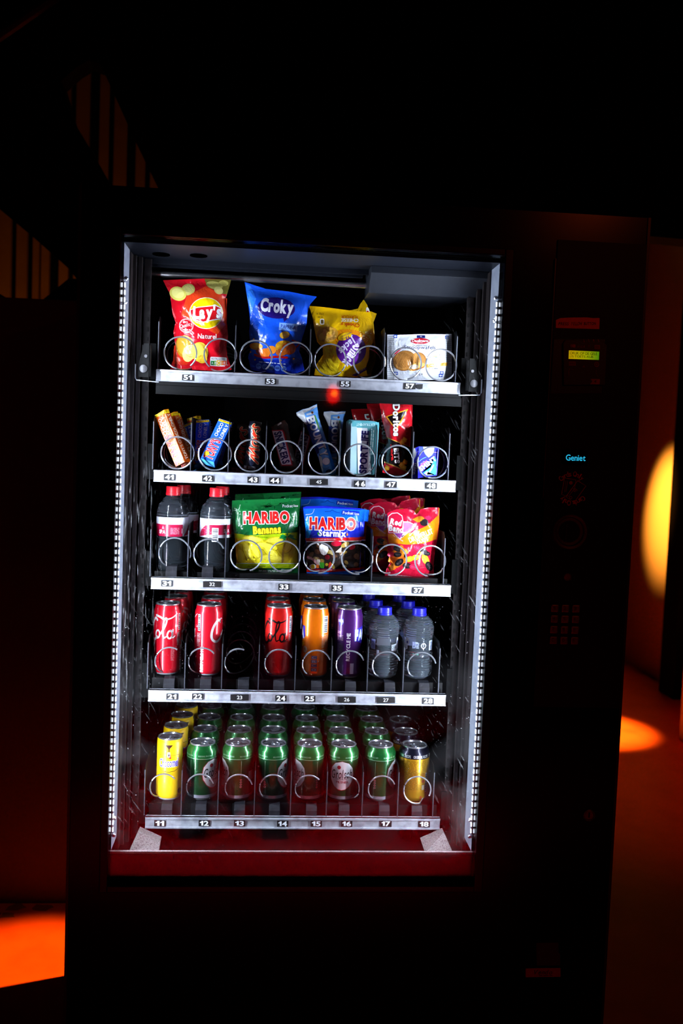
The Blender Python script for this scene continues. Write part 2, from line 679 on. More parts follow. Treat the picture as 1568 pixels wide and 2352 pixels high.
def art_mesh(name, polys, pos, gx=None, gy=None, diag=False, extra=None):
    """polys -> cut along the grid -> mapped by pos(x, y, layer, flag); extra = list of (polys, flag)"""
    bm = bmesh.new()
    lay = bm.faces.layers.int.new('lay')
    cid = bm.faces.layers.int.new('cid')
    flg = bm.faces.layers.int.new('flg')
    cols = []
    for group, flag in [(polys, 0)] + (extra or []):
        for pts, col, l in group:
            q = []
            for p in pts:
                if not q or (abs(p[0] - q[-1][0]) + abs(p[1] - q[-1][1])) > 1e-7:
                    q.append(p)
            if len(q) > 2 and abs(q[0][0] - q[-1][0]) + abs(q[0][1] - q[-1][1]) < 1e-7:
                q.pop()
            if len(q) < 3:
                continue
            vs = [bm.verts.new((p[0], p[1], 0)) for p in q]
            f = bm.faces.new(vs)
            f[lay] = l
            f[flg] = flag
            if col not in cols:
                cols.append(col)
            f[cid] = cols.index(col)
    big = [f for f in bm.faces if len(f.verts) > 4]
    if big:
        bmesh.ops.triangulate(bm, faces=big)
    xs = [v.co.x for v in bm.verts]
    ys = [v.co.y for v in bm.verts]
    x0, x1, y0, y1 = min(xs), max(xs), min(ys), max(ys)

    def cut(co, no):
        bmesh.ops.bisect_plane(bm, geom=list(bm.verts) + list(bm.edges) + list(bm.faces), dist=1e-6, plane_co=co, plane_no=no)

    if gx:
        for k in range(math.floor(x0 / gx) + 1, math.ceil(x1 / gx)):
            cut((k * gx, 0, 0), (1, 0, 0))
    if gy:
        for k in range(math.floor(y0 / gy) + 1, math.ceil(y1 / gy)):
            cut((0, k * gy, 0), (0, 1, 0))
    if diag:
        for k in range(math.floor((x0 + y0) / gx) + 1, math.ceil((x1 + y1) / gx)):
            cut((k * gx, 0, 0), (1, 1, 0))
    V, F, C = [], [], []
    for f in bm.faces:
        l, fl = f[lay], f[flg]
        col = cols[f[cid]]
        idx = []
        for v in f.verts:
            idx.append(len(V))
            V.append(tuple(pos(v.co.x, v.co.y, l, fl)))
        F.append(tuple(idx) if fl == 0 else tuple(idx[::-1]))
        C.append((lin(col), len(idx)))
    bm.free()
    return V, F, C


def ink_mesh(name, V, F, C, weld=0.0):
    me = bpy.data.meshes.new(name)
    me.from_pydata(V, [], F)
    at = me.color_attributes.new('ink', 'FLOAT_COLOR', 'CORNER')
    buf = []
    for col, n in C:
        buf += [col[0], col[1], col[2], 1.0] * n
    at.data.foreach_set('color', buf)
    if weld:
        bm = bmesh.new()
        bm.from_mesh(me)
        bmesh.ops.remove_doubles(bm, verts=bm.verts, dist=weld)
        bm.to_mesh(me)
        bm.free()
    return me


def flat_art(name, art, Y, mat, parent=None, eps=0.00015):
    V, F, C = art_mesh(name, art.polys, lambda x, y, l, fl: atY(x, -y, Y) + np.array([0, -eps * l, 0]))
    me = ink_mesh(name, V, F, C)
    return link_mesh(name, me, mat, parent)


def recenter(o, p):
    """move the mesh so that the object's origin is at p (o unparented)"""
    p = Vector(p)
    o.data.transform(Matrix.Translation(-p))
    o.location = p


def copy_tree(o, parent=None):
    c = o.copy()
    COL.objects.link(c)
    if parent is not None:
        c.parent = parent
    for ch in list(o.children):
        copy_tree(ch, c)
    return c


def put_copy(o, dx=0, dy=0, dz=0, rz=None, label=None, rx=None, ry=None):
    c = copy_tree(o)
    c.location = (o.location.x + dx, o.location.y + dy, o.location.z + dz)
    e = list(o.rotation_euler)
    if rz is not None:
        e[2] = rz
    if rx is not None:
        e[0] = rx
    if ry is not None:
        e[1] = ry
    c.rotation_euler = e
    if label:
        c['label'] = label
    return c

# ------------------------------------------------------------------ the hall
M_FLOOR = pbr('red_painted_floor', (214, 84, 40), 0.5, bump=(30, 0.1, 0.002), var=(7, (200, 70, 34)))
M_WALL = pbr('painted_wall', (84, 56, 44), 0.8, var=(3, (74, 48, 38)), spec=0.2)
M_WALLY = pbr('pale_hall_wall', (225, 205, 180), 0.75, bump=(60, 0.1, 0.001))
M_DARKWOOD = pbr('black_stained_wood', (5, 4, 3), 0.7, spec=0.15)
M_SLAT = pbr('orange_slat', (190, 120, 70), 0.6, var=(5, (170, 100, 55)))


def struct(o):
    o['kind'] = 'structure'
    return o


fl = struct(box('floor', (-5, -4.5, -0.06), (5, 9, 0), M_FLOOR))
struct(box('ceiling', (-5, -4.5, 3.6), (5, 9, 3.7), M_DARKWOOD))
struct(box('wall_back', (-5, 0.99, 0), (0.78, 1.10, 1.775), M_WALL))
struct(box('wall_right', (2.43, 3.56, 0), (2.55, 9, 3.6), M_WALLY))
struct(box('wall_side', (2.60, -4.5, 0), (2.75, 3.30, 3.6), M_DARKWOOD))
struct(box('wall_front', (-5, -4.6, 0), (5, -4.5, 3.6), M_DARKWOOD))
struct(box('wall_left', (-5.1, -4.6, 0), (-5, 9, 3.6), M_DARKWOOD))
struct(box('wall_far', (-5, 9, 0), (2.55, 9.1, 3.6), M_DARKWOOD))
struct(box('trim_1', (2.325, 3.36, 0), (2.60, 3.56, 3.6), M_DARKWOOD, bevel=0.006))
p = box('partition_post', (2.017, 2.25, 0), (2.60, 2.625, 3.6), pbr('amber_post', (150, 128, 100), 0.7), bevel=0.004)
struct(p)
p.name = 'trim_2'
# floor stains
M_STAIN = pbr('dark_stain', (120, 60, 30), 0.8)
rnd = random.Random(3)
for cx, cy, r in ((-0.79, 0.92, 0.016), (-0.83, 0.90, 0.008), (-0.70, 0.965, 0.02), (-0.78, 0.965, 0.02), (-0.85, 0.70, 0.009), (-0.87, 0.73, 0.004), (-0.82, 0.93, 0.006), (1.77, 3.4, 0.03)):
    pts = []
    for i in range(11):
        a = 2 * math.pi * i / 11
        q = r * rnd.uniform(0.6, 1.2)
        pts.append((cx + q * 1.5 * math.cos(a), cy + q * math.sin(a), 0.0005))
    MB().prism(pts, (0, 0, 0.0008)).build('floor_stain', M_STAIN, fl)

# slatted wall far behind the stairs
YS = 2.9
slw = MB()
b0 = atY(-80, 0, YS)[2]
for x0, x1 in ((-60, -20), (-5, 28), (42, 66), (80, 94), (100, 118), (141, 162), (175, 206), (229, 251), (263, 293), (314, 336), (348, 372), (384, 402)):
    X0, X1 = atY(x0, 260, YS)[0], atY(x1, 260, YS)[0]
    slw.box((X0, YS, 1.2), (X1, YS + 0.03, 4.2))
sw = empty('slatted_wall', (-1.4, YS, 0), 'dim orange wall of upright slats seen between the black stair beams', 'slatted wall')
slw2 = MB()
slw2.v, slw2.f = slw.v, slw.f
o = slw2.build('slat', M_SLAT, None)
o.parent = sw
o.matrix_parent_inverse = sw.matrix_world.inverted()
o.location = (1.4, -YS, 0)
o['kind'] = 'stuff'
bk = box('backing', (-4.5, YS + 0.04, 0), (0.5, YS + 0.08, 4.6), M_DARKWOOD, None)
bk.parent = sw
bk.location = (1.4, -YS, 0)


def slab(name, pts, Y, th, mat, label, cat):
    P = [atY(x, y, Y) for x, y in pts]
    o = MB().prism(P, (0, th, 0)).build(name, mat)
    c = np.mean(P, axis=0)
    recenter(o, c)
    tag(o, label, cat)
    return o


slab('soffit_panel', [(150, -160), (160, 0), (180, 55), (230, 145), (300, 300), (374, 453), (640, 480), (990, 500), (1700, 560), (1700, -160), (546, -160), (546, 0), (541, 90), (537, 120),
                      (532, 60), (527, 0), (527, -160)], 1.32, 0.10, M_DARKWOOD,
     'large black slanted panel above the vending machine with a narrow orange slit', 'panel')
slab('stair_beam', [(-120, -160), (150, -160), (170, 20), (190, 70), (232, 148), (205, 137), (176, 154), (140, 186), (165, 272), (212, 350), (262, 440), (300, 640), (183, 650), (157, 616), (60, 530), (-120, 380)], 1.40, 0.09, M_DARKWOOD,
     'wide black diagonal beam crossing between two bands of orange slats', 'beam')  # upper part of the shape stands in for shade on dim slats
slab('stair_beam', [(-120, 640), (0, 675), (60, 712), (96, 690), (157, 640), (300, 640), (300, 830), (-120, 830)], 1.30, 0.05, M_DARKWOOD,
     'lower black beam sealing the slatted wall above the plain wall', 'beam')
o = MB().tube([atY(-60, 125, 1.25), atY(200, -55, 1.25)], 0.014, 8).build('ceiling_rod', pbr('grey_rod', (70, 72, 78), 0.5))
recenter(o, atY(60, 40, 1.25))
tag(o, 'dim grey rod slanting across the top left corner', 'rod')

# spotlight at the right edge
lp = empty('spotlight', atX(1576, 392, 2.30), 'small ceiling spotlight glowing at the right edge of the photo', 'spotlight')
L0 = np.array(lp.location)
m = MB()
m.lathe([(0.030, 0.0), (0.034, 0.01), (0.034, 0.09), (0.02, 0.11)], 20)
o = m.build('housing', M_BLACK, lp, smooth=True)
o = MB().lathe([(0.001, -0.012), (0.02, -0.010), (0.027, -0.002), (0.027, 0.004)], 20).build('bulb', emit('amber_bulb', (255, 190, 110), 12), lp, smooth=True)
box('bracket', (-0.008, -0.008, 0.10), (0.008, 0.008, 3.6 - L0[2]), M_BLACK, lp)

# ------------------------------------------------------------------ vending machine
VM = empty('vending_machine', (0.095, 0.0, 0.0),
           'tall black snack and drink vending machine with a white lit window and keypad', 'vending machine')
OFF = Vector((0.095, 0, 0))


def own(o, parent=VM):
    """parent keeping world coordinates"""
    o.parent = parent
    w = Vector((0, 0, 0))
    q = parent
    while q is not None:
        w += q.location
        q = q.parent
    o.location = Vector(o.location) - w
    return o


XL, XR = -0.427, 0.617
WX0, WX1, WZ0, WZ1 = -0.352, 0.344, 0.598, 1.744
ZT = 1.83
# cabinet shell
m = MB()
m.box((XL, 0.03, 0.02), (XL + 0.035, 0.66, ZT))
m.box((XR - 0.235, 0.03, 0.02), (XR, 0.66, ZT))
m.box((XL, 0.03, 1.80), (XR, 0.66, ZT))
m.box((XL, 0.03, 0.02), (XR, 0.66, 0.56))
m.box((XL, 0.64, 0.02), (XR, 0.66, ZT))
own(m.build('cabinet', M_BLACK))
for x in (XL + 0.06, XR - 0.06):
    for y in (0.08, 0.60):
        own(box('foot', (x - 0.025, y - 0.025, 0), (x + 0.025, y + 0.025, 0.02), M_BLACK))
# inner lining of the goods compartment
m = MB()
m.box((WX0 - 0.012, 0.09, 0.56), (WX0 - 0.004, 0.62, 1.80))
m.box((WX1 + 0.004, 0.09, 0.56), (WX1 + 0.012, 0.62, 1.80))
m.box((WX0, 0.61, 0.56), (WX1, 0.62, 1.80))
own(m.build('inner_lining', M_BACK))
m = MB()
m.box((WX0 - 0.004, 0.028, 1.7385), (WX1 + 0.004, 0.155, 1.7435))
m.box((WX0 - 0.004, 0.155, 1.728), (WX1 + 0.004, 0.16, 1.7435))
own(m.build('compartment_roof', M_ROOF))
M_HOLE = pbr('hole_black', (0, 0, 0), 1.0, spec=0.0)
for x, y in ((370, 584), (456, 587)):
    c = atZ(x, y, 1.738)
    own(MB().lathe([(0.0165, -0.0012), (0.0165, 0.0003)], 28, (c[0], c[1], 1.738)).build('roof_hole', M_HOLE))
m = MB()
m.box((WX0, 0.56, 0.57), (WX1, 0.60, 0.66))
own(m.build('delivery_back_plate', M_PLATE))

# door front as four bars round the window
m = MB()
m.box((XL, 0, 0.02), (WX0, 0.03, ZT))
m.box((WX1, 0, 0.02), (XR, 0.03, ZT))
m.box((WX0, 0, WZ1), (WX1, 0.03, ZT))
m.box((WX0, 0, 0.02), (WX1, 0.03, 0.548))
own(m.build('door', M_GLOSSBLACK))
# raised window frame
m = MB()
fx0, fx1, fz0, fz1 = -0.3665, 0.3605, 0.535, 1.757
t = 0.0145
m.box((fx0, -0.009, fz0), (fx0 + t, 0.001, fz1))
m.box((fx1 - t - 0.002, -0.009, fz0), (fx1, 0.001, fz1))
m.box((fx0 + t - 0.0005, -0.0088, fz1 - 0.0125), (fx1 - t - 0.0015, 0.001, fz1 - 0.0001))
m.box((fx0 + t - 0.0005, -0.0088, fz0 + 0.0001), (fx1 - t - 0.0015, 0.001, fz0 + 0.013))
own(m.build('window_frame', pbr('satin_black_frame', (5, 5, 6), 0.28, spec=0.2), bevel=0.0016))
# outer edge trims of the door
M_EDGE = pbr('edge_metal', (40, 34, 20), 0.35, metal=0.4)
own(box('edge_trim', (XL - 0.001, -0.003, 0.02), (XL + 0.004, 0.002, ZT), M_EDGE))
own(box('edge_trim', (XR - 0.004, -0.003, 0.02), (XR + 0.001, 0.002, ZT), M_EDGE))
# glass
own(box('window_glass', (WX0 - 0.004, 0.012, 0.548), (WX1 + 0.004, 0.016, WZ1 + 0.002), M_GLASS))
# ledge panel behind the bottom of the glass
own(box('ledge_panel', (WX0 - 0.002, 0.020, 0.548), (WX1 + 0.002, 0.026, 0.6), M_LEDGE))
own(box('ledge_edge', (WX0 - 0.006, 0.0185, 0.5985), (WX1 + 0.008, 0.0245, 0.6025), M_DUST))
# felt wedges in the bottom corners
w1 = [atY(296, 1957, 0.05), atY(318, 1908, 0.09), atY(368, 1931, 0.09), atY(364, 1957, 0.05)]
w2 = [atY(976, 1959, 0.05), atY(968, 1934, 0.09), atY(1019, 1911, 0.09), atY(1040, 1959, 0.05)]
for w in (w1, w2):
    own(MB().prism(w, (0, 0.02, 0.0)).build('corner_pad', M_FOAM))
for x, y in ((956, 1941), (956, 1952)):
    own(MB().lathe([(0.0035, -0.002), (0.0035, 0.001), (0.002, 0.002)], 14, tuple(atY(x, y, 0.555)), axis='Y').build('screw', M_STEEL))

# window reveal with the LED strips
for side, x0, s in (('l', WX0, 1), ('r', WX1, -1)):
    own(box('reveal_panel', (x0 - s * 0.004, 0.030, 0.60), (x0, 0.092, 1.738), M_REVEAL))
    led = own(MB().box((x0, 0.0285, 0.634), (x0 + s * 0.0022, 0.0325, 1.668)).build('led_strip', M_STEEL))
    # diodes
    for a0, a1 in ((0.634, 1.668),):
        d = MB()
        n = 78
        for i in range(n):
            z = a0 + (a1 - a0) * (i + 0.5) / n
            d.box((x0 + s * 0.0019, 0.0278, z - 0.0038), (x0 + s * 0.0034, 0.0312, z + 0.0038))
        dd = d.build('diode', M_LEDDOT)
        own(dd, led)
        dd['kind'] = 'stuff'
    for z in (0.628, 0.66, 1.674, 1.632):
        own(MB().lathe([(0.004, 0), (0.004, 0.004), (0.0025, 0.006)], 14, (x0 + s * 0.004, 0.036, z), axis='Y').build('strip_clip', M_STEEL))

# cabinet side rails behind the reveal
for x0, s in ((WX0, 1), (WX1, -1)):
    for a, b in (((-0.003, 0.093), (0.003, 0.125)), ((0.003, 0.118), (0.009, 0.128)), ((0.010, 0.132), (0.018, 0.142)), ((0.020, 0.148), (0.034, 0.152))):
        own(box('side_rail', (x0 + s * a[0], a[1], 0.57), (x0 + s * b[0], b[1], 1.735), M_INNER, bevel=0.0008))
    m = MB()
    z = 0.60
    while z < 1.70:
        m.box((x0 + s * 0.0285, 0.1468, z), (x0 + s * 0.0315, 0.149, z + 0.008))
        z += 0.0195
    o = own(m.build('rail_slot', pbr('slot_black', (1, 1, 1), 0.9)))
    o['kind'] = 'stuff'
# rivets on the left reveal top
for x, y in ((324, 598), (319, 612), (323, 628), (336, 613), (334, 646)):
    own(MB().lathe([(0.0038, 0), (0.0032, 0.0016), (0.001, 0.0024)], 12, tuple(atX(x, y, WX0 + 0.0035)), axis='Y').build('rivet', M_STEEL))

# horizontal tube under the roof
c0, c1 = atY(343, 628, 0.2), atY(845, 656, 0.2)
own(MB().tube([c0, c1], 0.0062, 16).build('support_tube', M_CHROME, smooth=True))
own(MB().box((WX0, 0.175, 1.726), (0.1, 0.185, 1.7385)).build('roof_lip', M_ROOF))

# duct box under the roof at the right
prof = [(0.100, 1.7385), (0.100, 1.7270)]
a = atY(950, 631, 0.112)
b = atY(950, 678, 0.150)
c = atY(950, 689, 0.205)
pts = [(0.112, 1.7385), (0.112, a[2]), (0.150, b[2]), (0.215, c[2] + 0.001), (0.30, c[2] + 0.001), (0.30, 1.7385)]
dx0, dx1 = 0.1095, 0.3440
P = [(dx0, y, z) for y, z in pts]
P2 = [(dx1 - (0.0 if z > a[2] - 0.002 else (0.012 if y < 0.16 else 0.045)), y, z) for y, z in pts]
m = MB()
n = len(P)
m.v = P + P2
m.f = [tuple(range(n)), tuple(range(2 * n - 1, n - 1, -1))] + [(i, n + i, n + (i + 1) % n, (i + 1) % n) for i in range(n)]
own(m.build('cooling_duct', M_DUCT, bevel=0.001))

# ------------------------------------------------------------------ trays
PITCHX = 0.0738
X0C = -0.0101
RZ = {5: 1.5209, 4: 1.3244, 3: 1.1115, 2: 0.8849, 1: 0.6244}      # top of the front rail
FZ = {5: 1.519, 4: 1.3225, 3: 1.1225, 2: 0.9055, 1: 0.6465}       # standing surface
RL, RR = -0.302, 0.300
NUMS = {5: [('51', 431, 867, 0), ('53', 621, 876, 0), ('55', 792, 882, 0), ('57', 941, 887, 2)],
        4: [('41', 389, 1096, 0), ('42', 477, 1099, 0), ('43', 581, 1102, 0), ('44', 631, 1104, 0), ('45', 732, 1107, 1), ('46', 827, 1111, 3), ('47', 898, 1113, 0), ('48', 990, 1116, 0)],
        3: [('31', 383, 1340, 0), ('32', 487, 1342, 1), ('33', 652, 1348, 0), ('35', 774, 1351, 0), ('37', 960, 1356, 0)],
        2: [('21', 395, 1600, 0), ('22', 454, 1600, 0), ('23', 550, 1602, 1), ('24', 645, 1604, 0), ('25', 711, 1605, 0), ('26', 796, 1607, 1), ('27', 886, 1608, 1), ('28', 983, 1610, 0)],
        1: [('11', 367, 1891, 0), ('12', 469, 1891, 0), ('13', 550, 1891, 0), ('14', 649, 1892, 0), ('15', 726, 1892, 0), ('16', 796, 1892, 0), ('17', 886, 1892, 0), ('18', 974, 1893, 0)]}
DIV5 = [538.6, 710.5, 880.9, 1046.7]
COILS = {  # row: (px, start angle, direction)
    5: [(407.8, -50, 1), (498.7, -130, -1), (580, -50, 1), (670.9, -140, -1), (750.2, -40, 1), (839.4, -130, -1), (922.4, -80, 1), (1003.7, -30, -1)],
    4: [(406.7, -120, 1), (492.7, -125, 1), (576.4, -130, 1), (657.2, -130, 1), (743.8, -115, 1), (826, -100, 1), (913, -120, 1), (994.9, -105, 1)],
    3: [(400, -15, 1), (480, 25, 1), (564.8, -75, 1), (652.8, -60, -1), (731.6, -90, 1), (820, -80, -1), (898.6, -100, 1), (987.8, -100, -1)],
    2: [(388.9, 60, 1), (465, 40, 1), (548, 70, 1), (640.3, 28, 1), (727, 22, 1), (804.5, 22, 1), (888, 25, 1), (969, 15, 1)],
    1: [(376, 42, 1), (459.4, 22, 1), (548, 18, 1), (627, 20, 1), (709, 45, 1), (793.9, 95, -1), (877, 25, 1), (957.9, -25, 1)]}
CR = {5: 0.0315, 4: 0.0318, 3: 0.0312, 2: 0.0292, 1: 0.0285}
PIT = {5: 0.072, 4: 0.045, 3: 0.075, 2: 0.0875, 1: 0.0888}


def coil_mesh(R, pitch, start, direc, length, wire=0.00165, step=True):
    pts = []
    a = math.radians(start)
    da = math.radians(9) * direc
    y = 0.0
    tot = 0.0
    hold = math.radians(300) if math.sin(a) < -0.4 else 0.0
    while True:
        # advance mostly while the wire runs along the bottom
        w = max(0.0, -math.sin(a)) ** 2
        pts.append((R * math.cos(a), y, R * math.sin(a)))
        if tot > hold:
            y += pitch * abs(da) / (2 * math.pi) * (0.12 + 0.88 * 4.0 * w)
        a += da
        tot += abs(da)
        if y > length:
            break
    return MB().tube(pts, wire, 7)


M_DEDGE = pbr('bare_metal_edge', (72, 74, 84), 0.4, metal=0.5)


def tray(row):
    zr, zf = RZ[row], FZ[row]
    T = empty('tray', (X0C, 0.13, zr), None, None)
    own(T)
    m = MB()
    m.box((RL + 0.002, 0.134, zr - 0.020), (RR - 0.002, 0.60, zr - 0.0035))
    if zf > zr + 0.005:
        m.box((RL + 0.004, 0.150, zr - 0.0035), (RR - 0.004, 0.60, zf - 0.002))
    own(m.build('tray_bottom', M_TRAY), T)
    # aluminium front rail with a ridge on top and bottom
    m = MB()
    m.box((RL, 0.130, zr - 0.0215), (RR, 0.133, zr))
    m.box((RL, 0.1275, zr - 0.005), (RR, 0.130, zr - 0.0012))
    m.box((RL, 0.1275, zr - 0.0240), (RR, 0.133, zr - 0.0212))
    m.box((RL, 0.130, zr - 0.0015), (RR, 0.138, zr))
    own(m.build('front_rail', M_RAIL), T)
    # end brackets
    for x in (RL - 0.0145, RR + 0.003):
        own(box('end_bracket', (x, 0.142, zr - 0.02), (x + 0.0115, 0.60, zr + 0.05), M_BACK), T)
    # dividers
    h = 0.094
    if row == 5:
        xs = [atY(px, 850, 0.136)[0] for px in DIV5] + [RL + 0.002]
        h = 0.092
    else:
        xs = [X0C + PITCHX * (i - 4) for i in range(9)]
    if row == 3:
        xs = [xs[0], xs[1], xs[2], xs[4], xs[6], xs[8]]
    for x in xs:
        m = MB()
        pr = [(0.136, zr), (0.136, zr + h), (0.150, zr + h + 0.012), (0.60, zr + h + 0.012), (0.60, zr)]
        m.prism([(x - 0.0005, y, z) for y, z in pr], (0.001, 0, 0))
        d = own(m.build('divider', M_TRAY), T)
    for x in xs:
        own(box('divider_edge', (x - 0.0009, 0.1352, zr), (x + 0.0009, 0.1366, zr + h), M_DEDGE), T)
    # coils
    R = CR[row]
    for px, st_, di in COILS[row]:
        x = atY(px, 1050, 0.14)[0] if row >= 4 else atY(px, RZPY[row], 0.14)[0]
        zc = (zf if row >= 3 else zf + 0.0) + R + (0.004 if row >= 3 else 0.004)
        mm = coil_mesh(R, PIT[row], st_, di, 0.40)
        o = mm.build('coil', M_STEEL, smooth=True)
        o.location = (x, 0.1415, zc)
        own(o, T)
    # numbers
    for t, px, py, kind in NUMS[row]:
        A = Art(px, py, 1.0)
        if kind == 1:
            A.rect(-21, -7, 21, 7, (8, 8, 10), 1).text(t, 0, 0, 12, 8, (235, 238, 245), 2, rot=-1.5)
        elif kind == 3:
            A.rect(-15, -7.5, 12, 7.5, (14, 14, 16), 1).text('4', -7, 0, 9, 12, (240, 243, 250), 2, bold=0.03).text('6', 6.5, 0.5, 9, 12, (240, 243, 250), 2, bold=0.03)
        else:
            A.rect(-13, -7, 13, 7, (14, 14, 16), 1, rot=-1.5).text(t, 0, 0, 20, 11.5, (240, 243, 250), 2, rot=-1.5, bold=0.03)
            if kind == 2:
                A.poly([(14, -4), (30, -5), (29, 6), (22, 7), (16, 4)], (10, 10, 12), 1)
        own(flat_art('number_label', A, 0.1285, M_LABEL), T)
    return T


RZPY = {3: 1290, 2: 1530, 1: 1820}
TR = {r: tray(r) for r in (5, 4, 3, 2, 1)}


# plastic stops in front of the drinks
def stop_mesh():
    m = MB()
    w = 0.0110
    pr = [(0.0, -0.0225), (0.0, -0.0115), (0.007, -0.0015), (0.022, 0.0008), (0.022, -0.001), (0.008, -0.0035), (0.003, -0.0125), (0.003, -0.0225)]
    m.prism([(-w, y, z) for y, z in pr], (2 * w, 0, 0))
    return m.build('can_stop', M_STOP, bevel=0.0005)


_sm = stop_mesh()
first = True
for row, pxs in ((1, (383, 461, 550, 630, 715, 790, 882, 957)), (2, (388, 472, 559, 640, 727, 805, 895, 974)), (3, (393, 476))):
    for px in pxs:
        o = _sm if first else _sm.copy()
        if not first:
            COL.objects.link(o)
        first = False
        x = atY(px, RZPY[row] + 40, 0.14)[0]
        o.location = (x, 0.137, FZ[row] if row != 3 else RZ[row] + 0.022)
        own(o, TR[row])

# brackets carrying the top tray
z5 = RZ[5]
M_BOLT = pbr('dull_bolt', (70, 70, 74), 0.4, metal=0.6)
for s in (-1, 1):
    xe = RL - 0.008 if s < 0 else RR + 0.008
    m = MB()
    m.box((xe, 0.10, z5 - 0.018), (xe + s * 0.016, 0.118, z5 + 0.042))
    m.prism([(xe + s * 0.002, 0.098, z5 - 0.02), (xe + s * 0.022, 0.098, z5 - 0.02), (xe + s * 0.022, 0.098, z5 + 0.004), (xe + s * 0.012, 0.098, z5 + 0.045), (xe + s * 0.002, 0.098, z5 + 0.045)], (0, 0.003, 0))
    br = own(m.build('tray_bracket', M_BACK, bevel=0.0006))
    own(MB().lathe([(0.0075, 0), (0.0075, 0.002), (0.004, 0.003)], 18, (xe + s * 0.012, 0.097, z5 - 0.004), axis='Y').build('bracket_bolt', M_BOLT, smooth=True), br)
    own(MB().lathe([(0.003, 0), (0.003, 0.002)], 12, (xe + s * 0.008, 0.097, z5 + 0.02), axis='Y').build('bracket_bolt', M_BOLT, smooth=True), br)
    m = MB()
    m.tube([(xe + s * 0.0265, 0.092, z5 + 0.004), (xe + s * 0.0265, 0.092, z5 - 0.022), (xe + s * 0.024, 0.092, z5 - 0.0262), (xe - s * 0.018, 0.092, z5 - 0.0285)], 0.0011, 8)
    own(m.build('wire_hook', M_STEEL), br)
m = MB()
m.box((RL + 0.003, 0.105, z5 - 0.0325), (RR - 0.003, 0.128, z5 - 0.0255))
m.box((RL + 0.003, 0.104, z5 - 0.0500), (RR - 0.001, 0.106, z5 - 0.0485))
m.box((RL + 0.003, 0.106, z5 - 0.0495), (RR - 0.001, 0.112, z5 - 0.033))
own(m.build('lower_beam', M_BACK))

# ------------------------------------------------------------------ control column on the door
PRT = printed('printed_panel', 0.5)
cx0, cx1 = atY(1262, 800, 0)[0], XR - 0.004
own(box('control_panel', (cx0 + 0.004, -0.0045, 0.9), (cx1, 0.001, 1.78), pbr('control_panel_black', (2, 2, 2), 0.45, spec=0.2)))
own(box('panel_seam', (cx0, -0.006, 1.30), (cx0 + 0.0022, 0.001, 1.745), pbr('seam_metal', (50, 42, 22), 0.35, metal=0.4)))
# card reader
rd = empty('card_reader', tuple(atY(1341, 840, -0.01)))
own(rd)
c = [atY(x, y, -0.006) for x, y in ((1270, 778), (1392, 778), (1384, 905), (1262, 905))]
own(MB().prism(c, (0, 0.008, 0)).build('reader_body', pbr('reader_black', (8, 8, 9), 0.35), bevel=0.002), rd)
c = [atY(x, y, -0.011) for x, y in ((1298, 780), (1385, 783), (1394, 793), (1390, 884), (1294, 884), (1293, 788))]
own(MB().prism(c, (0, 0.006, 0)).build('reader_face', pbr('reader_face', (16, 12, 12), 0.4), bevel=0.001), rd)
A = Art(1220, 690, 7.127)
A.poly([(614, 818), (1110, 840), (1103, 974), (608, 956)], (170, 190, 10), 1)
M_LCD = emit('lcd_backlight', (175, 185, 8), 0.62)
_nt = M_LCD.node_tree
_tc = _nt.nodes.new('ShaderNodeTexCoord')
_sp = _nt.nodes.new('ShaderNodeSeparateXYZ')
_cr = _nt.nodes.new('ShaderNodeValToRGB')
_cr.color_ramp.elements[0].color = (*lin((215, 175, 4)), 1)
_cr.color_ramp.elements[1].color = (*lin((70, 150, 14)), 1)
_e = _cr.color_ramp.elements.new(0.6)
_e.color = (*lin((170, 185, 6)), 1)
_nt.links.new(_tc.outputs['Generated'], _sp.inputs[0])
_nt.links.new(_sp.outputs['X'], _cr.inputs[0])
_nt.links.new(_cr.outputs[0], _nt.nodes['Principled BSDF'].inputs['Emission Color'])
own(flat_art('display', A, -0.0114, M_LCD), rd)
A = Art(1220, 690, 7.127)
A.text('DRUK OP DE GELE', 855, 868, 440, 46, (40, 50, 5), 2, rot=-2)
A.text('(3) TOETS AUB', 820, 925, 380, 46, (40, 50, 5), 2, rot=-2)
A.ell(660, 745, 28, 30, (120, 40, 30), 2).ell(695, 747, 28, 30, (150, 50, 30), 3)
A.text('VISA', 815, 757, 118, 38, (150, 60, 50), 2, shear=0.3)
for i, r in enumerate((12, 22, 32)):
    A.ring(915, 750, r, 6, (130, 50, 40), 2, -45, 45)
A.rect(1030, 730, 1122, 800, (120, 45, 40), 2).text('pay', 1075, 766, 60, 34, (40, 12, 12), 3)
A.rect(612, 1000, 724, 1068, (120, 50, 42), 2).text('PIN', 668, 1034, 80, 36, (40, 12, 12), 3)
A.ell(1066, 1048, 42, 44, (120, 50, 42), 2).ring(1066, 1048, 22, 9, (40, 14, 12), 3)
A.poly([(830, 1095), (858, 1060), (880, 1098)], (110, 45, 38), 2)
A.line([(625, 1115), (610, 1150), (612, 1240)], 9, (110, 45, 38), 2).line([(660, 1132), (690, 1132)], 6, (110, 45, 38), 2)
A.line([(1060, 1140), (1055, 1190), (1085, 1250)], 9, (110, 45, 38), 2)
A.poly([(968, 1285), (1120, 1288), (1116, 1375), (960, 1370), (995, 1328)], (150, 60, 48), 2).poly([(1020, 1330), (1060, 1300), (1060, 1352)], (50, 16, 14), 3)
for x in (858, 938, 1018, 1096):
    A.line([(x - 5, 636), (x + 6, 685)], 12, (140, 60, 50), 2)
own(flat_art('reader_marks', A, -0.0114, PRT), rd)
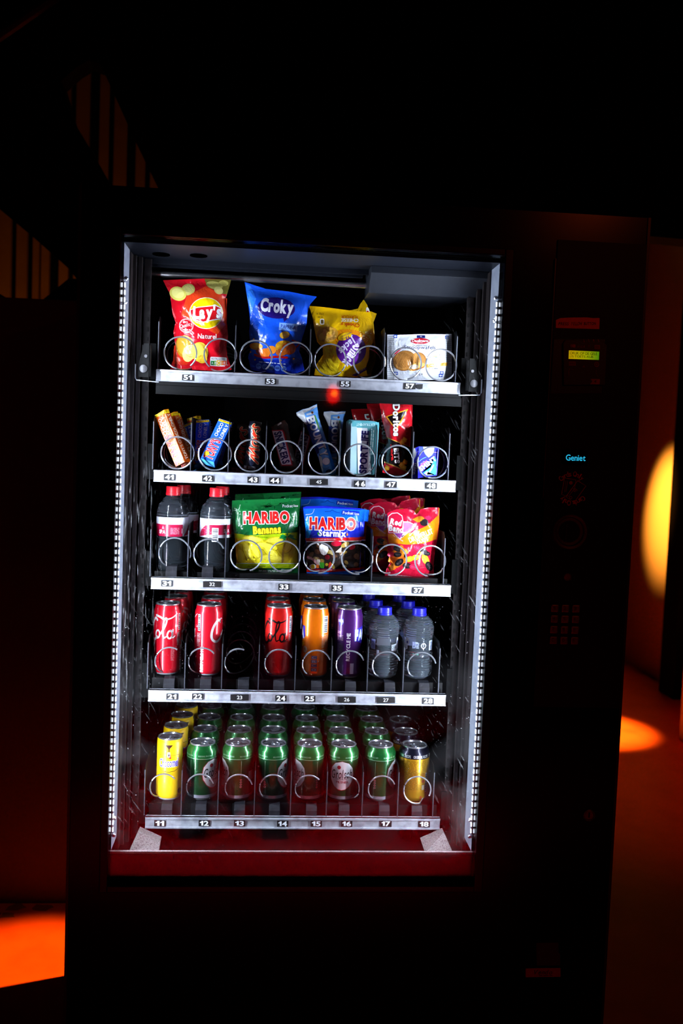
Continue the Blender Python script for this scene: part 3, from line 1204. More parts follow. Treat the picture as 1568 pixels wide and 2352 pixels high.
# handwritten paper strip
A = Art(1220, 690, 7.127)
A.poly([(402, 320), (470, 290), (610, 282), (900, 278), (1010, 290), (1116, 288), (1110, 470), (400, 450)], (225, 120, 70), 1)
rr = random.Random(4)
A.text('PRESS', 525, 383, 170, 52, (18, 8, 8), 2, rot=-1, bold=0.02, shear=0.15)
A.text('YELLOW', 745, 382, 185, 56, (18, 8, 8), 2, rot=0, bold=0.02, shear=0.3)
A.text('BUTTON', 955, 380, 200, 50, (18, 8, 8), 2, rot=1, bold=0.03, shear=0.1)
own(flat_art('paper_strip', A, -0.0052, PRT))
# text display
own(MB().prism([atY(x, y, -0.005) for x, y in ((1290, 1032), (1350, 1034), (1348, 1070), (1288, 1067))], (0, 0.004, 0)).build('text_window', pbr('smoked_window', (4, 5, 6), 0.15)))
A = Art(1200, 1020, 4.704)
A.text('Geniet', 572, 148, 212, 66, (30, 175, 230), 1, rot=-1.8, bold=0.012)
own(flat_art('glowing_text', A, -0.0056, emit('cyan_vfd', (40, 190, 235), 0.9)))
# Cards Only circle
A = Art(1313, 1122, 1.0)
for word, a_c, sgn in (('Cards', 118, 1), ('Only', 62, 1), ('Cards', -62, 1), ('Only', -118, 1)):
    R = 34
    n = len(word)
    sp = 10.2 if word == 'Cards' else 11
    for i, ch in enumerate(word):
        a = math.radians(a_c - (i - (n - 1) / 2) * sp)
        hh = 12 if ch.isupper() or ch in 'dl' else (11 if ch == 'y' else 8)
        off = 0 if hh == 12 else (-2 if ch != 'y' else -4)
        ww = 8 if ch in 'CO' else (3 if ch == 'l' else 6)
        A.text(ch, (R + off) * math.cos(a), -(R + off) * math.sin(a), ww, hh, (190, 60, 50), 2, rot=math.degrees(a) - 90, bold=0.01)
def outl(A, pts, w, col, l=2):
    A.line(pts + [pts[0]], w, col, l)
outl(A, [(-17, -24), (9, -20), (6, 0), (-8, 18), (-24, 14)], 1.3, (150, 45, 40))
outl(A, [(13, -18), (32, -6), (5, 32), (-14, 19)], 1.5, (170, 52, 45), 3)
A.ell(-2.5, -13, 4, 4, (160, 50, 42), 3).ring(-3, 21, 3, 1.2, (160, 50, 42), 3)
for r in (4, 7, 10):
    A.ring(4, 10, r, 1.1, (160, 50, 42), 3, 30, 100)
A.line([(-14, -18), (-17, 8)], 1, (120, 40, 36), 2).line([(-10, -17), (-14, 8)], 1, (120, 40, 36), 2)
own(flat_art('cards_only_decal', A, -0.0052, PRT))
# round coin return dish with a slot
ds = empty('coin_dish', tuple(atY(1307, 1221, -0.005)))
own(ds)
c = atY(1307, 1221, -0.0045)
R = 43.5 / FPX * 1.66
own(MB().lathe([(R * 1.0, -0.002), (R, 0.003), (R * 0.93, 0.006), (R * 0.80, 0.005), (R * 0.74, 0.001), (R * 0.45, -0.001), (0.001, -0.0015)], 48, tuple(c), axis='Y').build('dish_ring', M_RING, smooth=True), ds)
c2 = atY(1299, 1223, -0.0045)
own(box('slot', (c2[0] - 0.0022, c2[1] - 0.0035, c2[2] - 0.017), (c2[0] + 0.0022, c2[1] + 0.001, c2[2] + 0.017), pbr('slot_dark', (2, 2, 2), 0.9), bevel=0.0008), ds)
# reject button
c = atY(1302, 1325, -0.0045)
own(MB().lathe([(0.0085, 0), (0.0085, 0.002), (0.0072, 0.0045), (0.0066, 0.002), (0.001, 0.0025)], 28, tuple(c), axis='Y').build('return_button', M_KEY, smooth=True))
# keypad
kp = empty('keypad', tuple(atY(1295, 1433, -0.0045)))
own(kp)
labs = ['1', '2', '3', '4', '5', '6', '7', '8', '9', 'C', '0', 'E']
for r in range(4):
    for cc in range(3):
        px = 1272.5 + cc * 24.2 - r * 1.1
        py = 1396.5 + r * 24.4 + cc * 0.5
        c = atY(px, py, -0.0045)
        w = 0.0074
        m = MB()
        m.box((c[0] - w, c[1] - 0.005, c[2] - w), (c[0] + w, c[1], c[2] + w))
        k = own(m.build('key', M_KEY, bevel=0.0024), kp)
        A = Art(px, py, 1.0)
        A.text(labs[r * 3 + cc], 0, 0, 5, 8, (25, 8, 8), 1)
        own(flat_art('key_digit', A, -0.0100, PRT), k)
# lock
lk = own(MB().lathe([(0.0115, 0), (0.0115, 0.002), (0.009, 0.004), (0.0085, 0.0015), (0.001, 0.0015)], 28, tuple(atY(1352, 1872, 0.0)), axis='Y').build('door_lock', M_KEY, smooth=True))
c = atY(1352, 1872, -0.0015)
own(box('key_slot', (c[0] - 0.001, c[1] - 0.0016, c[2] - 0.005), (c[0] + 0.001, c[1], c[2] + 0.005), M_BACK), lk)
# maker's plate
A = Art(1140, 2120, 5.6)
A.poly([(372, 583), (822, 578), (822, 692), (374, 698)], (150, 45, 45), 1)
A.text('Vendo', 600, 632, 235, 62, (25, 6, 6), 2, bold=0.02, shear=0.35)
A.smallprint(545, 665, 718, 685, 1, (30, 8, 8), 2)
own(flat_art('maker_plate', A, -0.0012, PRT))
A = Art(1140, 2120, 5.6)
A.poly([(512, 255), (795, 250), (800, 385), (818, 395), (820, 545), (515, 548)], (22, 9, 8), 1)
own(flat_art('dark_sticker', A, -0.0012, PRT))

# ------------------------------------------------------------------ generic product builders
PX = {}


def bag(name, art, sides, Yb, T, label, cat, group=None, base=(200, 20, 30), seal=10, soft=26, folds=(), mat=None, back=0.5, s=7.0, zbase=None):
    """pillow bag: sides = top, right, bottom, left polylines in target pixels"""
    outline = []
    for sd in sides:
        outline += sd[:-1]
    k = s

    def segd(p, sd):
        best = 1e9
        for i in range(len(sd) - 1):
            ax, ay = sd[i]
            bx, by = sd[i + 1]
            dx, dy = bx - ax, by - ay
            t = max(0, min(1, ((p[0] - ax) * dx + (p[1] - ay) * dy) / (dx * dx + dy * dy + 1e-9)))
            best = min(best, math.hypot(p[0] - ax - t * dx, p[1] - ay - t * dy))
        return best

    cache = {}

    def Tn(i, j):
        if (i, j) in cache:
            return cache[(i, j)]
        p = (i * k, -j * k)
        v = T
        for n, sd in enumerate(sides):
            d = segd(p, sd)
            if n in (0, 2):
                d = max(0, d - seal)
            v *= 1 - math.exp(-d / (soft * (0.8 if n in (1, 3) else 1.0)))
        q = v / T
        for (fx, fy, fa, fw, amp) in folds:
            a = math.radians(fa)
            u = (p[0] - fx) * math.sin(a) + (p[1] - fy) * math.cos(a)
            w = (p[0] - fx) * math.cos(a) - (p[1] - fy) * math.sin(a)
            v += amp * math.exp(-(u / fw) ** 2) * math.exp(-(w / (fw * 5)) ** 2) * (0.25 + 0.75 * q)
        v += 0.0011 * (0.3 + q) * (math.sin(p[0] * 0.11 + p[1] * 0.05 + Yb * 900) + math.sin(p[1] * 0.13 - p[0] * 0.07 + 1.7))
        cache[(i, j)] = v
        return v

    def Tf(x, y):   # y is up-positive param (=-py)
        i, j = math.floor(x / k + 1e-9), math.floor(y / k + 1e-9)
        u, v = x / k - i, y / k - j
        if u + v <= 1:
            return Tn(i, j) * (1 - u - v) + Tn(i + 1, j) * u + Tn(i, j + 1) * v
        return Tn(i + 1, j + 1) * (u + v - 1) + Tn(i, j + 1) * (1 - u) + Tn(i + 1, j) * (1 - v)

    def pos(x, y, l, fl):
        t = Tf(x, y)
        if fl:
            q = atY(x, -y, Yb)
            return q + np.array([0, max(0.0004, t * back), 0])
        return atY(x, -y, Yb - t) + np.array([0, -0.00016 * l, 0])

    op = Art(0, 0, 1)
    op.poly(outline, base, 0)
    bk = Art(0, 0, 1)
    bk.poly(outline, base, 0)
    V, F, C = art_mesh(name, op.polys + art.polys, pos, k, k, True, extra=[(bk.polys, 1)])
    me = ink_mesh(name, V, F, C, weld=0.00002)
    o = link_mesh(name, me, mat or M_FILM, None, smooth=True)
    xs = [v[0] for v in V]
    zs = [v[2] for v in V]
    recenter(o, ((min(xs) + max(xs)) / 2, Yb, min(zs)))
    tag(o, label, cat, group)
    return o


def Z(z, pts):
    ox, oy, k = z
    return [(ox + x / k, oy + y / k) for x, y in pts]


Z51, Z55, Z45, Z31, Z35 = (250, 520, 3.136), (680, 540, 3.136), (660, 900, 3.733), (320, 1100, 4.126), (680, 1120, 4.126)
T41, T42, T43, T45, T48 = (350, 920, 13.836), (445, 930, 14.2545), (535, 940, 9.8), (670, 920, 13.067), (940, 990, 14.2545)
W_ = (238, 240, 246)

# ---------------------------------------------------------------- row 5
A = Art(*Z51)
A.poly([(620, 470), (700, 430), (850, 520), (845, 700), (780, 780), (520, 640), (560, 500)], (222, 62, 26), 1)
A.poly([(470, 860), (560, 800), (640, 900), (560, 1000), (460, 990)], (212, 45, 20), 1)
A.poly([(688, 378), (880, 385), (868, 430), (850, 490), (790, 482), (735, 445), (700, 415)], (96, 88, 34), 1)
A.ell(760, 425, 60, 28, (168, 160, 84), 2, -12).ell(790, 462, 34, 26, (196, 186, 112), 3, -30).ell(825, 410, 36, 22, (150, 142, 70), 2)
A.ell(570, 455, 50, 42, (206, 198, 104), 1, 15).ell(572, 452, 38, 30, (222, 214, 128), 2, 15).ell(497, 485, 62, 50, (214, 204, 96), 3, -20).ell(497, 482, 46, 36, (232, 224, 132), 4, -20)
A.ell(700, 625, 122, 114, (245, 240, 200), 2, n=40).ell(700, 625, 117, 109, (240, 205, 10), 3, n=40)
A.poly([(583, 600), (640, 580), (700, 574), (770, 566), (808, 584), (816, 640), (810, 668), (740, 680), (680, 694), (610, 678), (586, 640)], (245, 240, 235), 4)
A.poly([(588, 604), (640, 586), (700, 580), (768, 573), (803, 590), (811, 640), (805, 662), (740, 673), (680, 687), (614, 671), (592, 640)], (205, 22, 32), 5)
A.text("Lay's", 706, 630, 208, 128, (250, 250, 250), 6, rot=3, bold=0.045, shear=0.12)
A.ring(557, 715, 50, 3, (235, 215, 210), 2).ring(557, 715, 44, 1.5, (235, 215, 210), 2)
A.text('Quality', 557, 715, 92, 34, (240, 225, 220), 2, rot=14, bold=0.01, shear=0.2).text('100%', 550, 690, 36, 12, (235, 215, 210), 2, rot=10).smallprint(530, 738, 585, 750, 1, (235, 215, 210), 2)
A.text('Naturel', 707, 792, 134, 36, (248, 235, 230), 2, rot=-2, bold=0.012)
A.ell(538, 868, 56, 82, (172, 118, 26), 2, 12).ell(535, 860, 44, 66, (196, 142, 40), 3, 12).ell(575, 915, 44, 62, (226, 208, 120), 4, -15).ell(600, 905, 40, 58, (216, 190, 90), 4, -25).ell(560, 820, 46, 30, (212, 190, 80), 2, -30)
A.ell(655, 905, 60, 72, (238, 196, 60), 5, 5).ell(640, 900, 48, 60, (244, 212, 84), 6, 10).ell(672, 955, 36, 32, (228, 180, 50), 6)
A.rect(729, 942, 848, 1008, (240, 240, 242), 2, rot=-3, rad=8).text('NUTRI-SCORE', 788, 955, 100, 15, (70, 70, 80), 3, rot=-3)
for i, cc in enumerate(((20, 120, 50), (110, 180, 50), (245, 200, 20), (235, 130, 20), (225, 60, 20))):
    if i != 2:
        A.rect(733 + i * 22, 968, 757 + i * 22, 1000, cc, 3, rot=-3).text('ABCDE'[i], 745 + i * 22, 984, 13, 18, (245, 245, 240), 4)
A.rect(772, 962, 804, 1006, (245, 245, 245), 4, rad=8).rect(775, 965, 801, 1003, (245, 200, 20), 5, rad=7).text('C', 788, 984, 17, 26, (250, 250, 250), 6, bold=0.02)
A.text('e', 855, 1000, 8, 8, (240, 225, 220), 2)
bag('chips_bag', A, [Z(Z51, [(390, 388), (500, 383), (690, 376), (880, 385)]),
                     Z(Z51, [(880, 385), (868, 430), (848, 490), (838, 530), (850, 620), (848, 690), (858, 790), (846, 860), (852, 930), (884, 1032)]),
                     Z(Z51, [(884, 1032), (800, 1045), (640, 1034), (437, 1028)]),
                     Z(Z51, [(437, 1028), (468, 950), (482, 880), (464, 760), (480, 690), (458, 630), (450, 560), (437, 480), (410, 430), (390, 388)])],
    0.175, 0.030, 'red crinkled chips bag standing at the left end of the top shelf', 'chips bag', base=(196, 14, 30),
    folds=((436, 733, 150, 8, -0.006), (410, 712, 60, 7, 0.004), (445, 770, 70, 6, 0.003), (500, 700, 30, 8, -0.003), (412, 830, 20, 9, -0.004), (505, 830, 140, 9, -0.004)))

A = Art(*Z51)
A.poly([(1005, 935), (1060, 930), (1150, 965), (1260, 950), (1340, 940), (1390, 960), (1405, 1035), (1330, 1065), (1200, 1060), (1090, 1045), (1020, 1030)], (16, 42, 168), 1)
A.poly([(985, 410), (1020, 430), (1060, 520), (1020, 640), (1005, 560), (990, 480)], (44, 120, 240), 1)
A.ell(1205, 588, 136, 76, (34, 18, 112), 2, -4, n=36).poly([(1235, 640), (1310, 640), (1285, 665), (1262, 690), (1255, 660)], (34, 18, 112), 2)
A.text('Croky', 1210, 588, 238, 128, (228, 232, 250), 3, rot=-6, bold=0.05)
A.rect(1225, 698, 1357, 752, (116, 160, 232), 2, rot=-5).text('PAPRIKA', 1292, 724, 108, 28, (24, 40, 140), 3, rot=-6)
A.ell(1265, 782, 36, 26, (236, 182, 60), 2, 10).ell(1272, 778, 22, 15, (246, 204, 90), 3, 10)
A.ell(1060, 864, 48, 26, (226, 150, 40), 2, -5).ell(1058, 858, 34, 16, (240, 178, 64), 3).ell(1125, 912, 36, 34, (214, 112, 30), 3).ell(1170, 890, 36, 30, (226, 132, 36), 2).ell(1090, 905, 36, 24, (150, 36, 20), 2, -30)
A.ell(1270, 872, 72, 50, (206, 150, 30), 2, -10).ell(1295, 880, 52, 44, (186, 72, 22), 3).ell(1245, 905, 44, 28, (204, 98, 28), 4, 15)
A.line([(1050, 925), (1120, 945), (1200, 940), (1282, 945)], 16, (176, 20, 20), 3, sm=True).line([(1320, 820), (1370, 840), (1350, 870)], 10, (150, 20, 20), 2, sm=True)
for x, y in ((1043, 812), (1215, 865), (1236, 965), (1052, 960), (1330, 955), (1020, 905)):
    A.rect(x - 6, y - 5, x + 6, y + 5, (226, 160, 40), 3, rot=30)
for i in range(5):
    A.ell(1078 + i * 45, 1006 + i * 5, 21, 21, (92, 132, 226), 2, n=16).smallprint(1064 + i * 45, 998 + i * 5, 1092 + i * 45, 1014 + i * 5, 2, (20, 40, 150), 3)
A.smallprint(1080, 978, 1272, 990, 1, (200, 210, 240), 2, rot=-5)
bag('chips_bag', A, [Z(Z51, [(977, 400), (1060, 428), (1130, 450), (1300, 470), (1400, 490), (1497, 506)]),
                     Z(Z51, [(1497, 506), (1450, 560), (1430, 620), (1425, 700), (1385, 830), (1370, 900), (1390, 950), (1408, 1037)]),
                     Z(Z51, [(1408, 1037), (1330, 1066), (1200, 1062), (1090, 1047), (1020, 1032)]),
                     Z(Z51, [(1020, 1032), (1003, 940), (1020, 880), (1010, 760), (1016, 680), (1004, 560), (990, 480), (977, 400)])],
    0.175, 0.032, 'blue crinkled chips bag between the red bag and the yellow bag', 'chips bag', base=(20, 84, 222),
    folds=((582, 720, 120, 8, -0.006), (600, 680, 45, 8, 0.004), (640, 700, 100, 10, -0.004), (610, 790, 45, 7, 0.004), (660, 770, 135, 8, -0.004), (585, 840, 160, 7, -0.005)))

# yellow bag hanging upside down, and one behind it
A = Art(*Z55)
A.poly([(155, 985), (220, 870), (200, 810), (280, 790), (330, 880), (300, 960), (330, 1012), (200, 1010)], (236, 204, 30), 1)
A.ell(392, 745, 132, 66, (226, 138, 14), 1, -8).ell(300, 850, 66, 90, (222, 150, 12), 1, 20)
A.ell(505, 830, 20, 60, (236, 176, 40), 1)
A.ell(225, 715, 78, 56, (196, 142, 44), 2, 10)
rr = random.Random(8)
for i in range(26):
    a, q = rr.uniform(0, 6.28), rr.uniform(0, 1) ** .5
    A.ell(225 + 64 * q * math.cos(a), 715 + 44 * q * math.sin(a), 18, 13, (rr.randint(215, 240), rr.randint(166, 196), rr.randint(60, 90)), 3 + i % 3, rr.uniform(0, 90), n=10)
A.ell(392, 828, 112, 116, (236, 190, 20), 2, n=36).ell(395, 826, 108, 112, (84, 26, 128), 3, n=36)
A.text('Snack', 440, 870, 66, 150, (214, 205, 240), 4, rot=116, bold=0.05, shear=0.2) if False else None
A.text('Snack', 400, 875, 160, 78, (218, 208, 240), 4, rot=236, bold=0.045, shear=0.2)
A.text('a', 438, 795, 26, 30, (218, 208, 240), 4, rot=200, bold=0.04)
A.text('Jacks', 365, 790, 150, 64, (218, 208, 240), 4, rot=222, bold=0.04, shear=0.2)
A.ell(350, 730, 52, 26, (236, 190, 20), 4, 20).text('97', 370, 738, 30, 22, (84, 26, 100), 5, rot=200, bold=0.02).text('kcal', 345, 748, 34, 14, (84, 26, 100), 5, rot=205).text('407kJ per', 362, 716, 80, 12, (84, 26, 100), 5, rot=205)
A.text('FLAVOUR', 383, 590, 118, 24, (200, 70, 14), 2, rot=178).text('CHEESE', 386, 613, 124, 26, (246, 240, 215), 2, rot=178, bold=0.02).text('Cheeky', 388, 643, 138, 36, (204, 84, 14), 2, rot=176, bold=0.03)
A.text('23g e', 173, 568, 52, 18, (70, 50, 10), 2, rot=178).smallprint(154, 586, 200, 596, 1, (110, 80, 10), 2)
A.rect(170, 602, 202, 646, (246, 240, 225), 2, rad=9).rect(177, 610, 196, 638, (110, 90, 40), 3, rad=5)
for i in range(34):
    x, y = rr.uniform(455, 545), rr.uniform(690, 785)
    A.ell(x, y, 4.5, 4, (244, 232, 120), 2, n=6)
A.poly([(400, 1010), (440, 985), (505, 950), (508, 970), (450, 1005), (430, 1018)], (70, 30, 110), 2).text('Caractere', 455, 978, 90, 14, (220, 200, 120), 3, rot=24)
yb = [Z(Z55, [(92, 510), (170, 516), (250, 525), (400, 545), (505, 554), (536, 556)]),
      Z(Z55, [(536, 556), (546, 600), (552, 660), (562, 740), (546, 785), (526, 815), (527, 880), (502, 950), (512, 1012)]),
      Z(Z55, [(512, 1012), (440, 1024), (300, 1016), (128, 1010)]),
      Z(Z55, [(128, 1010), (146, 930), (194, 860), (190, 810), (150, 768), (128, 660), (118, 590), (92, 510)])]
yfolds = ((740, 728, 120, 8, -0.005), (765, 740, 60, 7, 0.006), (830, 770, 40, 7, 0.004), (730, 815, 70, 9, -0.004), (850, 850, 45, 7, -0.004))
b1 = bag('snack_bag', A, yb, 0.175, 0.028, 'yellow snack bag hanging upside down with a purple round logo', 'snack bag', 'yellow snack bags on the top shelf', base=(226, 178, 8), folds=yfolds)
A = Art(*Z55)
A.ell(515, 545, 12, 26, (240, 235, 225), 2, 10).rect(508, 545, 522, 560, (190, 40, 30), 3)
A.poly([(480, 790), (560, 780), (575, 900), (540, 1000), (480, 1000)], (140, 104, 8), 1)
bag('snack_bag', A, [Z(Z55, [(300, 560), (445, 530), (462, 495), (486, 464), (512, 505), (524, 545), (580, 566)]),
                     Z(Z55, [(580, 566), (556, 630), (566, 740), (572, 830), (560, 900), (540, 1015)]),
                     Z(Z55, [(540, 1015), (400, 1018), (300, 1016)]),
                     Z(Z55, [(300, 1016), (290, 800), (300, 560)])],
    0.235, 0.022, 'second yellow snack bag, only its crumpled corner showing behind the first', 'snack bag', 'yellow snack bags on the top shelf', base=(214, 168, 8), folds=((835, 715, 70, 5, 0.006),))

A = Art(*Z55)
A.rect(655, 716, 706, 1040, (150, 154, 162), 1).rect(1076, 712, 1120, 1035, (150, 154, 162), 1)
for i in range(22):
    A.line([(657, 724 + i * 14), (704, 722 + i * 14)], 3, (205, 208, 216), 2).line([(1078, 720 + i * 14), (1116, 718 + i * 14)], 3, (196, 200, 210), 2)
A.rect(868, 722, 928, 742, (30, 40, 110), 2).text('15', 898, 731, 16, 10, W_, 3)
A.ell(892, 763, 71, 24, (205, 205, 215), 2, n=30).ell(892, 763, 68, 21, (186, 18, 34), 3, n=30).text('Daelmans', 893, 761, 118, 22, (245, 240, 240), 4, bold=0.02).text('SINCE 1904', 890, 777, 44, 6, (240, 225, 225), 4)
A.text('The Authentic Dutch', 890, 794, 108, 12, (70, 70, 80), 2).text('Stroopwafels', 890, 812, 226, 33, (22, 32, 90), 2, rot=-1)
A.ell(880, 905, 58, 62, (176, 118, 56), 2, 10, n=28).ell(876, 905, 52, 56, (196, 140, 74), 3, 10, n=28)
A.ell(780, 905, 84, 72, (160, 104, 46), 4, 20, n=32).ell(780, 903, 78, 66, (184, 128, 64), 5, 20, n=32)
for i in range(-6, 7):
    A.line([(780 + i * 12 - 26, 903 - math.sqrt(max(0, 1 - (i / 6.8) ** 2)) * 58), (780 + i * 12 + 14, 903 + math.sqrt(max(0, 1 - (i / 6.8) ** 2)) * 58)], 2.6, (120, 74, 30), 6)
    A.line([(780 - math.sqrt(max(0, 1 - (i / 6.8) ** 2)) * 70, 903 + i * 9), (780 + math.sqrt(max(0, 1 - (i / 6.8) ** 2)) * 70, 903 + i * 9 - 12)], 2.4, (120, 74, 30), 6)
A.ell(865, 948, 62, 26, (222, 170, 96), 6, 18).ell(846, 950, 34, 16, (240, 226, 200), 7, 10).line([(812, 950), (850, 972), (920, 950)], 7, (170, 96, 30), 7, sm=True)
A.poly([(700, 860), (740, 815), (760, 820), (715, 858)], (200, 40, 60), 4)
A.poly([(925, 932), (1092, 916), (1092, 940), (928, 956)], (200, 146, 56), 2).text('CARAMEL', 992, 938, 84, 14, (248, 244, 235), 3, rot=2).smallprint(955, 955, 1020, 966, 1, (90, 90, 110), 2)
for i in range(14):
    a = 2 * math.pi * i / 14
    A.ell(1000 + 36 * math.cos(a), 880 + 36 * math.sin(a), 3, 3, (70, 110, 190) if i % 2 else (210, 160, 70), 2, n=8)
A.poly([(984, 874), (1016, 874), (1012, 890), (1000, 896), (988, 890)], (50, 90, 190), 3).ell(1000, 874, 16, 4, (230, 180, 70), 4)
A.text('78g e', 886, 1002, 48, 20, (60, 60, 80), 2)
for x, y in ((714, 728), (1085, 735), (1048, 992), (718, 995), (1040, 1010)):
    for dx, dy, ro in ((-8, -6, 30), (8, -6, -30), (-8, 8, -30), (8, 8, 30)):
        A.ell(x + dx, y + dy, 8, 4.5, (50, 80, 180), 2, ro, n=8)
bag('waffle_packet', A, [Z(Z55, [(655, 722), (760, 718), (880, 713), (1000, 713), (1118, 715)]), Z(Z55, [(1118, 715), (1112, 800), (1118, 900), (1104, 1025)]),
                         Z(Z55, [(1104, 1025), (1080, 1042), (960, 1044), (850, 1046), (690, 1038), (672, 1034)]), Z(Z55, [(672, 1034), (662, 950), (655, 850), (655, 722)])],
    0.170, 0.018, 'white packet of caramel waffles at the right end of the top shelf', 'biscuit packet', base=(222, 226, 236), seal=3, soft=20,
    folds=((720, 790, 90, 6, 0.003), (800, 860, 60, 7, -0.003), (900, 860, 120, 7, -0.003)))

# ---------------------------------------------------------------- row 4
def facets(name, faces, depth, base, label, cat, group=None, mat=None, bev=0.0):
    """faces: list of (corners [(px,py,Y)...], Art or None); the body is their hull, closed `depth` behind"""
    V, F, C = [], [], []
    pts = []
    tris = []
    for cor, art in faces:
        p3 = [atY(*c) for c in cor]
        pts += p3
        planes = []
        for i in range(1, len(p3) - 1):
            n = np.cross(p3[i] - p3[0], p3[i + 1] - p3[0])
            n /= np.linalg.norm(n)
            if np.dot(n, p3[0] - CP) > 0:
                n = -n
            planes.append(n)
            k = len(V)
            V += [tuple(p3[0]), tuple(p3[i]), tuple(p3[i + 1])]
            F.append((k, k + 1, k + 2))
            C.append((lin(base), 3))
        tris.append((cor, p3[0], planes, art))
    bm = bmesh.new()
    for p in pts:
        bm.verts.new(p + np.array([0, 0.0012, 0]))
        bm.verts.new(p + np.array([0, depth, 0]))
    r = bmesh.ops.convex_hull(bm, input=list(bm.verts))
    bmesh.ops.delete(bm, geom=[g for g in r['geom_interior'] if isinstance(g, bmesh.types.BMVert)], context='VERTS')
    bmesh.ops.remove_doubles(bm, verts=bm.verts, dist=1e-5)
    bm.verts.index_update()
    off = len(V)
    V += [tuple(v.co) for v in bm.verts]
    for f in bm.faces:
        F.append(tuple(off + v.index for v in f.verts))
        C.append((lin(base), len(f.verts)))
    bm.free()
    for cor, p0, planes, art in tris:
        if art is None or not art.polys:
            continue
        if len(planes) == 2:
            ax, ay = cor[0][:2]
            bx, by = cor[2][:2]

            def which(x, y, ax=ax, ay=ay, bx=bx, by=by, c1=cor[1]):
                s1 = (bx - ax) * (y - ay) - (by - ay) * (x - ax)
                s2 = (bx - ax) * (c1[1] - ay) - (by - ay) * (c1[0] - ax)
                return 0 if s1 * s2 >= 0 else 1
        else:
            def which(x, y):
                return 0

        def pos(x, y, l, fl):
            n = planes[which(x, -y)]
            return on_plane(x, -y, p0, n) + np.array([0, -0.0004 - 0.00018 * l, 0])
        v2, f2, c2 = art_mesh(name, art.polys, pos, 4.0, 4.0)
        off = len(V)
        V += v2
        F += [tuple(off + i for i in q) for q in f2]
        C += c2
    me = ink_mesh(name, V, F, C)
    o = link_mesh(name, me, mat or M_FILM2)
    c = np.mean(pts, axis=0)
    recenter(o, (c[0], c[1], min(p[2] for p in pts)))
    return tag(o, label, cat, group)


def zq(z, pts):
    return [(z[0] + x / z[2], z[1] + y / z[2], Y) for x, y, Y in pts]


G4a, G4b = 'orange chocolate bars in column 41', 'blue chocolate bars in column 42'
AL = Art(*T41)
AL.poly([(72, 470), (250, 375), (362, 300), (380, 415), (250, 480), (95, 545)], (245, 205, 10), 1).smallprint(120, 400, 350, 425, 1, (150, 90, 10), 2, rot=28)
AL.text('CHOCO', 322, 845, 560, 112, (250, 246, 240), 2, rot=112, bold=0.02).text('LONELY', 428, 795, 610, 112, (250, 246, 240), 2, rot=112, bold=0.02)
AL.text("TONY'S", 672, 1560, 1010, 255, (228, 60, 66), 3, rot=113, bold=0.03, outline=((252, 240, 225), 0.022)).ell(712, 1850, 52, 60, (250, 215, 40), 4)
AR = Art(*T41)
AR.poly([(362, 300), (515, 285), (548, 385), (385, 415)], (250, 215, 20), 1).smallprint(400, 330, 520, 352, 1, (160, 90, 10), 2)
AR.text("TONY'S CHOCOLONELY", 800, 1135, 1560, 92, (252, 246, 236), 2, rot=113, bold=0.02)
ton = facets('chocolate_bar', [(zq(T41, [(72, 480, .157), (362, 290, .1505), (1022, 1950, .1505), (742, 2108, .157)]), AL),
                               (zq(T41, [(362, 290, .1505), (500, 260, .162), (1212, 1938, .162), (1022, 1950, .1505)]), AR)],
             0.006, (232, 92, 8), 'bright orange chocolate bar leaning at the front left of the second shelf', 'chocolate bar', G4a)
put_copy(ton, 0.008, 0.040, -0.003, ry=math.radians(3), label='orange chocolate bar, second in its row behind the bright front one')
put_copy(ton, 0.012, 0.085, -0.004, ry=math.radians(1), label='orange chocolate bar, third in its row, half hidden')
put_copy(ton, 0.026, 0.130, -0.006, ry=math.radians(14), label='dim orange chocolate bar standing upright at the back of its row')

AF = Art(*T42)
AF.poly([(832, 452), (1242, 590), (1222, 655), (798, 520)], (246, 208, 10), 1).smallprint(840, 520, 1200, 560, 1, (150, 60, 10), 2, rot=-18)
AF.text('CHOCO', 822, 808, 478, 112, (248, 250, 252), 2, rot=62, bold=0.02).text('LONELY.', 992, 862, 520, 112, (248, 250, 252), 2, rot=62, bold=0.02)
AF.text("TONY'S", 592, 1440, 690, 330, (205, 30, 52), 3, rot=64, bold=0.035, outline=((240, 240, 250), 0.04))
AF.ell(415, 1585, 92, 74, (250, 200, 40), 4).ring(415, 1585, 48, 14, (226, 150, 20), 5)
AS = Art(*T42)
AS.text("TONY'S CHOCOLONELY", 975, 1330, 1400, 86, (190, 195, 235), 2, rot=66, bold=0.02)
tob = facets('chocolate_bar', [(zq(T42, [(830, 440, .1505), (1242, 575, .1505), (665, 1868, .1505), (230, 1740, .1505)]), AF),
                               (zq(T42, [(230, 1740, .1505), (665, 1868, .1505), (695, 2060, .160), (155, 1890, .160)]), Art(*T42).poly([(238, 1750), (655, 1874), (680, 2045), (175, 1885)], (90, 190, 245), 1)),
                               (zq(T42, [(1242, 575, .1505), (1262, 640, .175), (728, 2020, .175), (665, 1868, .1505)]), AS)],
             0.004, (30, 92, 235), 'bright blue chocolate bar leaning right at the front of its row', 'chocolate bar', G4b)
put_copy(tob, -0.012, 0.050, 0.001, ry=math.radians(-22), label='blue chocolate bar standing upright just behind the leaning blue one')
put_copy(tob, -0.020, 0.095, 0.004, ry=math.radians(-42), label='blue chocolate bar tilted to the left at the back of its row')
put_copy(tob, 0.010, 0.140, 0.002, ry=math.radians(-8), label='blue chocolate bar at the far back right of its row, only its top showing')

